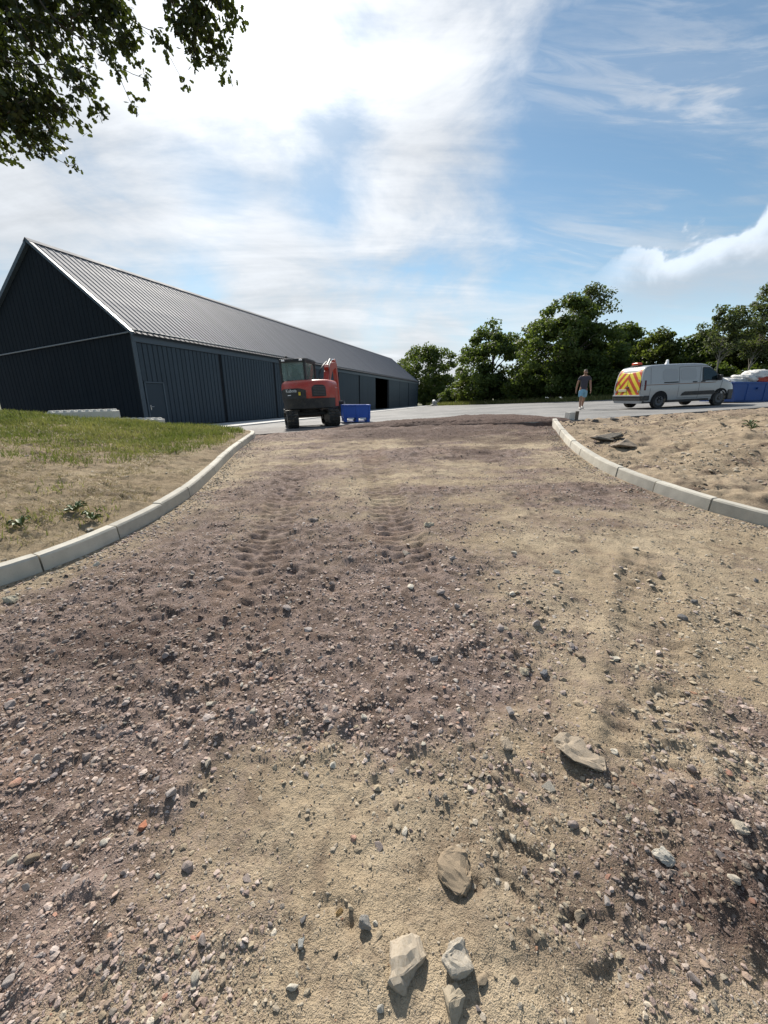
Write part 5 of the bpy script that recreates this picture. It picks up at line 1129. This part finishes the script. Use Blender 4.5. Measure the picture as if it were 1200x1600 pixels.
def green(x, y):
    """how green the left bank is: turf at the back, bare strip before it, a weedy corner in front"""
    e = np.interp(x, [-12, -6.6, -4.8, -4.2, -3.6], [6.3, 6.3, 6.7, 7.6, 9.8]) + .95 * fbm(x / .8, y / .8, 4, 51, .65)
    g = sst(y - e, -.55, 1.0) ** 1.3 * sst(xl(y) - x, .25, .55) * np.where(y < 16.5, 1, 0)
    front = 1.7 * np.exp(-((x + 3.35) / .38) ** 2 - ((y - 4.0) / .30) ** 2) + .7 * np.exp(-((x + 3.9) / .5) ** 2 - ((y - 3.7) / .25) ** 2) + .35 * np.exp(-((x + 4.3) / .3) ** 2 - ((y - 4.9) / .3) ** 2)
    return np.clip(g + front * (y < 6), 0, 1)
def grass():
    rng = np.random.default_rng(5); n = 330000; x = rng.uniform(-16, -3, n); y = 3 + 13 * rng.uniform(0, 1, n) ** .8
    g = region(x, y) == 1; dgr = green(x, y) * np.clip(.5 + .25 * sst(y, 7, 9.5) + 1.0 * fbm(x / .6, y / .6, 4, 52), .08, 1) ; ok = g & (rng.uniform(0, 1, n) < dgr * 1.1) & (np.abs(x) < 1.12 * y + 1.6); x, y = x[ok][:85000], y[ok][:85000]
    P = np.stack([x, y, ground_z(x, y) - .005], 1); n = len(x); back = sst(y, 8, 12)
    L = rng.uniform(.04, .12, n) * (1 + .6 * back); tint = np.clip(.30 + .75 * fbm(x / 1.3, y / .8, 4, 53) + rng.normal(0, .24, n), 0, 1)
    blades('grass', P, L, rng.uniform(.004, .008, n) * (1 + .5 * back), rng.uniform(.1, .85, n), tint, M_grass, rng)
    n = 120000; x = rng.uniform(-14, -2.8, n); y = 2.6 + 9 * rng.uniform(0, 1, n) ** .9; ok = (region(x, y) == 1) & (rng.uniform(0, 1, n) < .8 * sst(fbm(x / .6, y / .6, 4, 54), -.15, .5)) & (np.abs(x) < 1.12 * y + 1.6) & (xl(y) - x > .17); x, y = x[ok][:30000], y[ok][:30000]; n = len(x)
    P = np.stack([x, y, ground_z(x, y) + .004], 1); blades('dry_grass', P, rng.uniform(.04, .12, n), rng.uniform(.0018, .004, n), rng.uniform(.85, 1.05, n), np.clip(rng.normal(.5, .3, n), 0, 1), M_straw, rng)
    # uncut verge at the foot of the trees
    n = 16000; x = rng.uniform(8, 46, n); y = np.interp(x, [8, 14, 21, 26, 31, 40, 46], [74, 58, 45.5, 44.5, 38, 34, 33]) + rng.normal(0, .9, n); P = np.stack([x, y, z_yard(x, y) - .05], 1)
    blades('verge_grass', P, rng.uniform(.25, .8, n), rng.uniform(.015, .035, n), rng.uniform(.1, .6, n), np.clip(rng.normal(.4, .25, n), 0, 1), M_grass, rng)
grass()
def weed(x, y, seed, label, r=.16, n=16):
    rng = random.Random(seed); z = gz(x, y); root = empty('weed', (x, y, z), rng.uniform(0, 6)); tag(root, label, 'weed', 'weeds on the grassy bank'); mat = M_weed
    for k in range(n):
        a = 2 * math.pi * k / n + rng.uniform(-.3, .3); L = r * rng.uniform(.6, 1.15); h = rng.uniform(.03, .12); w = L * rng.uniform(.12, .20); c, s = math.cos(a), math.sin(a); pts = []
        for t, ww in ((.12, .25), (.4, .9), (.7, 1.0), (1.0, .1)):
            q = L * t; zz = h * math.sin(t * 2.2) + .004
            pts += [(q * c - s * w * ww, q * s + c * w * ww, zz), (q * c, q * s, zz - .012), (q * c + s * w * ww, q * s - c * w * ww, zz)]
        MB().add(pts, [(3 * i + j, 3 * i + j + 1, 3 * i + j + 4, 3 * i + j + 3) for i in range(3) for j in range(2)]).build('leaf', mat, root, 0, True)
def weed_mat():
    m = NT('weed_leaf'); m.put(m.b.inputs['Base Color'], m.mix(m.noise(9), (.055, .095, .025), (.13, .17, .06))); m.b.inputs['Roughness'].default_value = .6; return m.m
M_weed = weed_mat()
weed(-3.42, 4.08, 1, 'leafy weed in the green tuft behind the left kerb', .12); weed(-3.14, 3.95, 2, 'broad leaved weed closest to the left kerb', .10); weed(-3.70, 3.72, 3, 'low weed near the left edge of the photo', .11, 10)
for i, (x, y) in enumerate(((7.35, 7.9), (7.15, 7.6))): weed(x, y, 9 + i, ('green weed on the rubbly right bank', 'smaller weed in front of the green one on the right bank')[i], (.15, .10)[i], 12)

# ------------------------------------------------------------------ small grey machine far off by the barn end
def compactor(loc):
    root = empty('plate_compactor', loc, R(25)); tag(root, 'small pale machine with raised handle far off near the barn end', 'machine'); m = plain('dusty_grey_machine', (.40, .40, .38), .6)
    MB().prism([(-.55, .16), (-.42, .02), (.42, .02), (.55, .16), (.50, .20), (-.50, .20)], -.35, .35, 'y').build('base_plate', m, root, .02); MB().box((-.05, 0, .48), (.62, .55, .52)).build('engine', m, root, .06); MB().lathe([(.16, -.30), (.16, .30)], (-.08, 0, .78), 'y', 16).build('tank', M_letter, root)
    h = MB(); h.tube([(.3, -.22, .45), (1.15, -.22, 1.30), (1.15, .22, 1.30), (.3, .22, .45)], .035, 8); h.build('handle', m, root)
compactor((8.35, 66, float(z_yard(8.35, 66)) + .03))
# ------------------------------------------------------------------ stones and gravel
def stone_mat(name):
    m = NT(name); c = m.attr('tintc', 'Color'); n = m.noise(60, 4, .6); n2 = m.noise(14, 3)
    k = m.N('ShaderNodeHueSaturation'); m.put(k.inputs['Value'], m.math('ADD', .72, m.math('MULTIPLY', n, .56))); m.l(c, k.inputs['Color']); cc = m.mix(m.math('MULTIPLY', m.ss(n2, .46, .66), .45), k.outputs[0], (.32, .25, .17))
    m.l(cc, m.b.inputs['Base Color']); m.b.inputs['Roughness'].default_value = .85; m.b.inputs['Specular IOR Level'].default_value = .25; m.bump(m.math('ADD', n, m.noise(220, 3)), .6, .004); return m.m
M_gravel = stone_mat('gravel_stone')
PAL_TAN = np.array([(.44, .38, .285), (.52, .465, .37), (.33, .285, .215), (.38, .35, .30), (.28, .235, .18), (.52, .47, .40)]); PAL_PUR = np.array([(.41, .322, .272), (.49, .40, .348), (.32, .24, .20), (.56, .48, .42), (.43, .32, .255), (.28, .22, .19), (.51, .45, .405)])
def palette(x, y, rng):
    p = purple(x, y) + rng.normal(0, .22, len(x)); t = PAL_TAN[rng.integers(0, len(PAL_TAN), len(x))]; q = PAL_PUR[rng.integers(0, len(PAL_PUR), len(x))]; c = np.where((p > .42)[:, None], q, t)
    odd = rng.uniform(0, 1, len(x)); c = np.where((odd < .012)[:, None], np.array([.40, .19, .12]), c); c = np.where((odd > .985)[:, None], np.array([.60, .56, .49]), c); c = np.where(((odd > .95) & (odd < .97))[:, None], np.array([.15, .15, .16]), c)
    soil = np.where((p > .42)[:, None], np.array([.27, .195, .172]), np.array([.36, .275, .175])); c = c * .62 + soil * .38
    return c * rng.uniform(.75, 1.2, (len(x), 1)) * (1 - .6 * damp(x, y))[:, None]
PHI = (1 + 5 ** .5) / 2
ICO_V = np.array([(-1, PHI, 0), (1, PHI, 0), (-1, -PHI, 0), (1, -PHI, 0), (0, -1, PHI), (0, 1, PHI), (0, -1, -PHI), (0, 1, -PHI), (PHI, 0, -1), (PHI, 0, 1), (-PHI, 0, -1), (-PHI, 0, 1)]) / math.hypot(1, PHI)
ICO_F = np.array([(0, 11, 5), (0, 5, 1), (0, 1, 7), (0, 7, 10), (0, 10, 11), (1, 5, 9), (5, 11, 4), (11, 10, 2), (10, 7, 6), (7, 1, 8), (3, 9, 4), (3, 4, 2), (3, 2, 6), (3, 6, 8), (3, 8, 9), (4, 9, 5), (2, 4, 11), (6, 2, 10), (8, 6, 7), (9, 8, 1)])
OCT_V = np.array([(1, 0, 0), (-1, 0, 0), (0, 1, 0), (0, -1, 0), (0, 0, 1), (0, 0, -1.)]); OCT_F = np.array([(0, 2, 4), (2, 1, 4), (1, 3, 4), (3, 0, 4), (2, 0, 5), (1, 2, 5), (3, 1, 5), (0, 3, 5)])
def rand_rot(n, rng):
    q = rng.normal(size=(n, 4)); q /= np.linalg.norm(q, axis=1)[:, None]; w, x, y, z = q.T
    return np.stack([1 - 2 * (y * y + z * z), 2 * (x * y - z * w), 2 * (x * z + y * w), 2 * (x * y + z * w), 1 - 2 * (x * x + z * z), 2 * (y * z - x * w), 2 * (x * z - y * w), 2 * (y * z + x * w), 1 - 2 * (x * x + y * y)], 1).reshape(n, 3, 3)
def scatter_stones(x, y, size, rng, BV, BF, jit=.38, sink=.45, flat=.50):
    n = len(x); S = size[:, None, None] * .5 * np.stack([np.ones(n), rng.uniform(.6, 1.0, n), rng.uniform(flat * .6, flat * 1.2, n)], 1)[:, None, :]
    V = BV[None] * (1 + rng.uniform(-jit, jit, (n, len(BV), 1))) * S
    a = rng.uniform(0, 2 * math.pi, n); t = rng.normal(0, .38, n); b = rng.uniform(0, 2 * math.pi, n)
    c, s = np.cos(a), np.sin(a); V = np.stack([V[..., 0] * c[:, None] - V[..., 1] * s[:, None], V[..., 0] * s[:, None] + V[..., 1] * c[:, None], V[..., 2]], -1)
    # tip each stone a little
    ax = np.stack([np.cos(b), np.sin(b), np.zeros(n)], 1)[:, None, :]; ct, st = np.cos(t)[:, None, None], np.sin(t)[:, None, None]; V = V * ct + np.cross(np.broadcast_to(ax, V.shape), V) * st + ax * (V * ax).sum(-1, keepdims=True) * (1 - ct)
    V = V + np.stack([x, y, ground_z(x, y) + size * flat * .5 * (1 - 2 * sink)], 1)[:, None, :]
    F = (BF[None] + (np.arange(n) * len(BV))[:, None, None]).reshape(-1, 3); return V.reshape(-1, 3), F, len(BV)
def gravel():
    rng = np.random.default_rng(21); X, Y, S = [], [], []
    def layer(n, smin, smax, ymin, ymax, powy, dens, maxn):
        y = ymin + (ymax - ymin) * rng.uniform(0, 1, n) ** powy; x = rng.uniform(-1.18, 1.18, n) * (y + .55); g = region(x, y); d = dens(x, y, g); ok = (g < 3) & (rng.uniform(0, 1, n) < d); x, y = x[ok][:maxn], y[ok][:maxn]
        ok = np.minimum(np.abs(x - xl(y) + .06), np.abs(x - xr(y) - .06)) > .10; x, y = x[ok], y[ok]; s = (smin + (smax - smin) * rng.uniform(0, 1, len(x)) ** 3.0) * np.clip(.48 + .28 * y, .60, .92); return x, y, s
    road = lambda x, y, g: np.where(g == 0, gravelly(x, y) ** 1.3, np.where(g == 2, gravelly(x, y), .02))
    a = [layer(150000, .012, .038, .35, 13, 1.8, road, 36500), layer(30000, .02, .055, 1.2, 12, 1.0, lambda x, y, g: np.where(g == 0, .35 * gravelly(x, y), np.where(g == 2, .9 * gravelly(x, y), .02)), 9000),
         layer(60000, .03, .10, 3.0, 14, .8, lambda x, y, g: np.where(g == 2, .55 * gravelly(x, y), np.where(g == 1, .004, 0)), 1500)]
    # pebbles washed along the foot of both kerbs
    y = rng.uniform(2.4, 11.5, 3400); sd = rng.integers(0, 2, 3400); off = np.abs(rng.normal(0, .16, 3400)) + .03; x = np.where(sd == 0, xl(y) + off, xr(y) - off); a.append((x, y, rng.uniform(.014, .045, 3400)))
    x = np.concatenate([q[0] for q in a]); y = np.concatenate([q[1] for q in a]); s = np.concatenate([q[2] for q in a]); V, F, k = scatter_stones(x, y, s, rng, ICO_V, ICO_F[ICO_V[ICO_F].mean(1)[:, 2] > -.45])
    o = link_mesh('gravel', np_mesh('gravel', V, F, M_gravel, False, {'tintc': np.repeat(palette(x, y, rng), k, 0)})); tag(o, kind='stuff')
    x, y, s = layer(420000, .004, .014, .30, 6.5, 1.45, lambda x, y, g: np.where(g == 0, .15 + .85 * gravelly(x, y), 0.1), 130000); V, F, k = scatter_stones(x, y, s, rng, OCT_V[:5], OCT_F[:4], .30, .30, .75)
    o = link_mesh('fine_gravel', np_mesh('fine_gravel', V, F, M_gravel, False, {'tintc': np.repeat(palette(x, y, rng), k, 0)})); tag(o, kind='stuff')
gravel()

def rock_mesh(seed, npts=16, flat=.6, box=0.0, fine=False):
    """angular stone: hull of random points, edges worn"""
    rng = random.Random(seed); bm = bmesh.new()
    for k in range(npts):
        v = Vector((rng.gauss(0, 1), rng.gauss(0, 1), rng.gauss(0, 1))).normalized()
        if box: v = Vector([math.copysign(abs(c) ** (1 - box), c) for c in v]); 
        v *= rng.uniform(.86, 1.0); bm.verts.new((v.x, v.y * rng.uniform(.72, .80), v.z * flat))
    bmesh.ops.convex_hull(bm, input=bm.verts[:]); bmesh.ops.delete(bm, geom=[v for v in bm.verts if not v.link_faces], context='VERTS')
    bmesh.ops.dissolve_limit(bm, angle_limit=R(9), verts=bm.verts[:], edges=bm.edges[:]); bmesh.ops.bevel(bm, geom=bm.edges[:], offset=.06, segments=1, affect='EDGES', profile=.6, clamp_overlap=True)
    if fine:                                                # chipped, pitted faces
        bmesh.ops.triangulate(bm, faces=bm.faces[:]); bmesh.ops.subdivide_edges(bm, edges=[e for e in bm.edges if e.calc_length() > .12], cuts=3, use_grid_fill=True); bm.normal_update()
        co = np.array([v.co[:] for v in bm.verts]); q = fbm(co[:, 0] * 2.2 + co[:, 2], co[:, 1] * 2.2 - co[:, 2], 4, seed) * .10 + fbm(co[:, 0] * 9 + co[:, 2] * 6, co[:, 1] * 9, 3, seed + 3) * .04
        q -= .09 * sst(fbm(co[:, 0] * 1.5 + co[:, 2] * 2, co[:, 1] * 1.5, 2, seed + 8), .12, .22)
        for v, d_ in zip(bm.verts, q): v.co += v.normal * float(d_)
    me = bpy.data.meshes.new('stone'); bm.to_mesh(me); bm.free(); return me
def stone_color(me, c): 
    a = me.attributes.new('tintc', 'FLOAT_COLOR', 'POINT'); a.data.foreach_set('color', list(col3(c)) * len(me.vertices)); me.materials.append(M_gravel); return me
def big_stone(x, y, size, rz, tilt, seed, c, flat, label, npts=14, sink=.3):
    me = stone_color(rock_mesh(seed, npts, flat, .25, True), c); o = link_mesh('stone', me); o.scale = (size / 2,) * 3; o.location = (x, y, gz(x, y) + size * flat * .5 * (1 - 2 * sink)); o.rotation_euler = (tilt[0], tilt[1], rz); tag(o, label, 'stone', 'larger stones lying on the track'); return o
PALE = (.50, .44, .36)
big_stone(.058, .675, .190, R(60), (R(-9), R(7)), 101, (.46, .395, .31), .30, 'large pale angular slab stone at the bottom edge of the photo', 14, .30)
big_stone(.210, .680, .112, R(20), (R(5), R(-10)), 102, (.48, .43, .355), .65, 'rounded pale stone right of the large pale slab stone', 18, .3)
big_stone(.178, .605, .095, R(70), (R(10), R(8)), 103, (.42, .36, .27), .5, 'brownish stone just below the rounded pale stone', 12, .25)
big_stone(.86, 1.30, .24, R(-38), (R(-4), R(6)), 104, (.36, .30, .23), .22, 'long flat brown stone slab lying right of centre', 16, .36)
big_stone(.235, .905, .19, R(80), (R(-4), R(5)), 105, (.30, .235, .165), .5, 'big earthy stone half buried above the pale slab stone', 16, .55)
big_stone(1.345, 1.90, .085, R(10), (0, R(8)), 106, (.58, .54, .45), .5, 'pale cream stone in the sand at the right', 12)
big_stone(.905, 1.81, .065, R(30), (0, 0), 107, (.17, .18, .20), .7, 'dark blue-grey stone in the sandy patch', 14)
big_stone(.80, 1.83, .085, R(-10), (0, R(5)), 108, (.46, .40, .30), .45, 'buff stone just left of the dark blue-grey stone', 12)
big_stone(1.02, 1.33, .050, R(40), (0, 0), 109, (.56, .52, .44), .6, 'small whitish stone right of the long flat slab', 12)
big_stone(.965, .935, .080, R(-50), (R(10), 0), 110, (.50, .47, .41), .6, 'mottled pale stone in the purple gravel at bottom right', 14)
big_stone(-.11, 1.01, .034, R(0), (0, 0), 111, (.55, .33, .25), .5, 'small pink round stone near the bottom centre', 12)
big_stone(-.895, 1.045, .062, R(65), (R(20), R(20)), 112, (.42, .17, .10), .3, 'narrow red brick shard at lower left', 9)
big_stone(-.14, .80, .032, R(30), (0, 0), 113, (.40, .25, .10), .6, 'small orange-brown stone near the bottom centre', 12)
big_stone(-.06, .765, .055, R(15), (R(8), 0), 114, (.30, .29, .27), .85, 'grey lump of stone beside the orange-brown stone', 14, .2)
big_stone(-.245, .73, .034, R(80), (0, 0), 115, (.30, .31, .30), .8, 'small upright grey stone at bottom centre', 12, .1)
big_stone(-2.84, 2.63, .150, R(10), (0, R(5)), 116, (.46, .42, .32), .5, 'pale round stone by the foot of the left kerb', 14)
big_stone(-2.62, 3.20, .100, R(30), (0, 0), 117, (.52, .48, .40), .55, 'pale cobble against the left kerb', 14)
big_stone(-3.02, 3.72, .100, R(-20), (0, 0), 118, (.46, .42, .35), .5, 'pale stone on the bank just behind the left kerb', 14)
big_stone(-.82, 4.26, .140, R(0), (0, 0), 119, (.24, .20, .185), .5, 'dark clump of stone in the middle of the track', 14)
big_stone(.50, 4.05, .160, R(10), (0, 0), 120, (.50, .44, .33), .45, 'pale stone by the end of the caterpillar print', 14)
big_stone(.22, 3.38, .120, R(-65), (0, R(10)), 121, (.38, .33, .27), .35, 'narrow grey stone standing out mid track', 10)
big_stone(1.30, 1.02, .075, R(-10), (0, 0), 122, (.50, .44, .35), .5, 'buff stone by the right edge near the sand', 13)
big_stone(.62, .80, .06, R(35), (R(20), 0), 123, (.33, .27, .20), .6, 'brown stone beside the tyre print', 13)
big_stone(.55, 1.36, .09, R(75), (0, R(10)), 124, (.40, .33, .25), .45, 'flat brown stone above the tyre print', 12)

def slab_piece(x, y, dz, size, rz, tilt, seed, c, label):
    me = stone_color(rock_mesh(seed, 12, .9, .35, True), c); o = link_mesh('slab_piece', me); o.scale = (size[0] / 2, size[1] / 1.6, size[2] / 1.6); o.location = (x, y, gz(x, y) + dz); o.rotation_euler = (tilt[0], tilt[1], rz); tag(o, label, 'slab', 'broken slabs on the bank')
slab_piece(4.80, 8.35, .09, (.74, .44, .10), R(8), (R(5), R(-9)), 501, (.085, .078, .070), 'upper dark broken slab leaning on another on the sandy bank')
slab_piece(4.55, 8.10, .07, (.60, .40, .08), R(-20), (R(-4), R(6)), 502, (.10, .09, .08), 'dark broken slab lying under the leaning one')
slab_piece(4.66, 7.55, .09, (.66, .46, .14), R(5), (R(4), R(-3)), 503, (.24, .195, .15), 'dusty rounded slab nearest the kerb on the sandy bank')
slab_piece(6.10, 11.35, .02, (.26, .18, .14), R(20), (0, R(8)), 504, (.08, .075, .07), 'small dark lump below the concrete stub')
slab_piece(6.75, 11.55, .02, (.28, .18, .12), R(-15), (R(5), 0), 505, (.09, .085, .08), 'dark lump along the broken yard edge')
slab_piece(5.45, 11.35, .0, (.34, .20, .10), R(35), (R(5), 0), 506, (.07, .062, .055), 'dark lump between the right kerb end and the stub')

LANDMARKS = [(.062, .665, 'large pale slab stone at the bottom'), (.86, 1.30, 'long flat brown slab'), (.235, .905, 'half buried earthy stone'), (1.345, 1.90, 'pale cream stone in the sand'), (.905, 1.81, 'dark blue-grey stone'), (.965, .935, 'mottled pale stone at bottom right'), (-.11, 1.01, 'small pink round stone'),
             (-.895, 1.045, 'narrow red brick shard'), (-.06, .765, 'grey lump at bottom centre'), (-2.84, 2.63, 'pale round stone by the left kerb'), (-2.62, 3.20, 'pale cobble against the left kerb'), (.22, 3.38, 'narrow grey stone mid track'), (1.30, 1.02, 'buff stone by the right edge'), (.62, .80, 'brown stone beside the tyre print'), (.55, 1.36, 'flat brown stone above the tyre print')]
LOOSE = {'pale': ([(.50, .45, .37), (.56, .52, .44), (.46, .42, .35)], 'small pale stone'), 'grey': ([(.34, .29, .27), (.38, .34, .32), (.30, .25, .23)], 'small purple-grey stone'), 'brown': ([(.34, .27, .19), (.28, .22, .16), (.38, .30, .22)], 'small brown stone'), 'dark': ([(.15, .15, .155), (.19, .17, .165)], 'small dark stone')}
def loose_stones():
    rng = random.Random(9); rn = np.random.default_rng(9); pool = {}
    for kind, (cols, lab) in LOOSE.items(): pool[kind] = [stone_color(rock_mesh(300 + 7 * i + 31 * len(kind), rng.choice((10, 12, 14, 18)), rng.choice((.45, .6, .75)), .15), c) for i, c in enumerate(cols * 3)]
    k = 0; spots = []; todo = []
    while k < 270:
        y = .50 + 2.9 * rng.random() ** 1.7; x = rng.uniform(-1.05, 1.05) * (y + .35)
        if region(np.array([x]), np.array([y]))[0] != 0 or any((x - a) ** 2 + (y - b) ** 2 < .0022 * (.5 + y) for a, b in spots): continue
        if rng.random() > .35 + .65 * float(gravelly(np.array([x]), np.array([y]))[0]): continue
        spots.append((x, y)); k += 1
        pur = float(purple(np.array([x]), np.array([y]))[0]) > .5; kind = rng.choices(['pale', 'grey', 'brown', 'dark'], (.30, .55, .1, .05) if pur else (.42, .12, .38, .08))[0]
        me = rng.choice(pool[kind]); o = link_mesh('stone', me); s = (.009 + .016 * rng.random() ** 2.5) * (.8 + .40 * y); o.scale = (s, s * rng.uniform(.8, 1.1), s * rng.uniform(.8, 1.1)); o.location = (x, y, gz(x, y) + s * .22); o.rotation_euler = (rng.uniform(-.4, .4), rng.uniform(-.4, .4), rng.uniform(0, 6.28))
        todo.append((o, kind, x, y))
    # tell each one apart by the landmark stone it lies nearest to
    fam = {}
    for o, kind, x, y in todo:
        lx, ly, ln = min(LANDMARKS, key=lambda t: (t[0] - x) ** 2 + (t[1] - y) ** 2); dx, dy = x - lx, y - ly
        side = ('right of' if dx > 0 else 'left of') if abs(dx) > abs(dy) else ('beyond' if dy > 0 else 'in front of')
        fam.setdefault((kind, side, ln), []).append((math.hypot(dx, dy), o))
    order = ['closest', 'second closest', 'third closest', 'fourth closest', 'fifth closest', 'sixth closest', 'seventh closest', 'eighth closest', 'ninth closest', 'tenth closest', 'eleventh closest', 'twelfth closest', 'thirteenth closest', 'fourteenth closest', 'fifteenth closest', 'sixteenth closest', 'seventeenth closest', 'eighteenth closest', 'nineteenth closest', 'twentieth closest']
    for (kind, side, ln), lst in fam.items():
        for r_, (dd, o) in enumerate(sorted(lst, key=lambda t: t[0])):
            pre = (order[min(r_, 19)] + ' ') if len(lst) > 1 else ''
            tag(o, pre + LOOSE[kind][1] + ' ' + side + ' the ' + ln, 'stone', 'loose stones, ' + kind)
loose_stones()
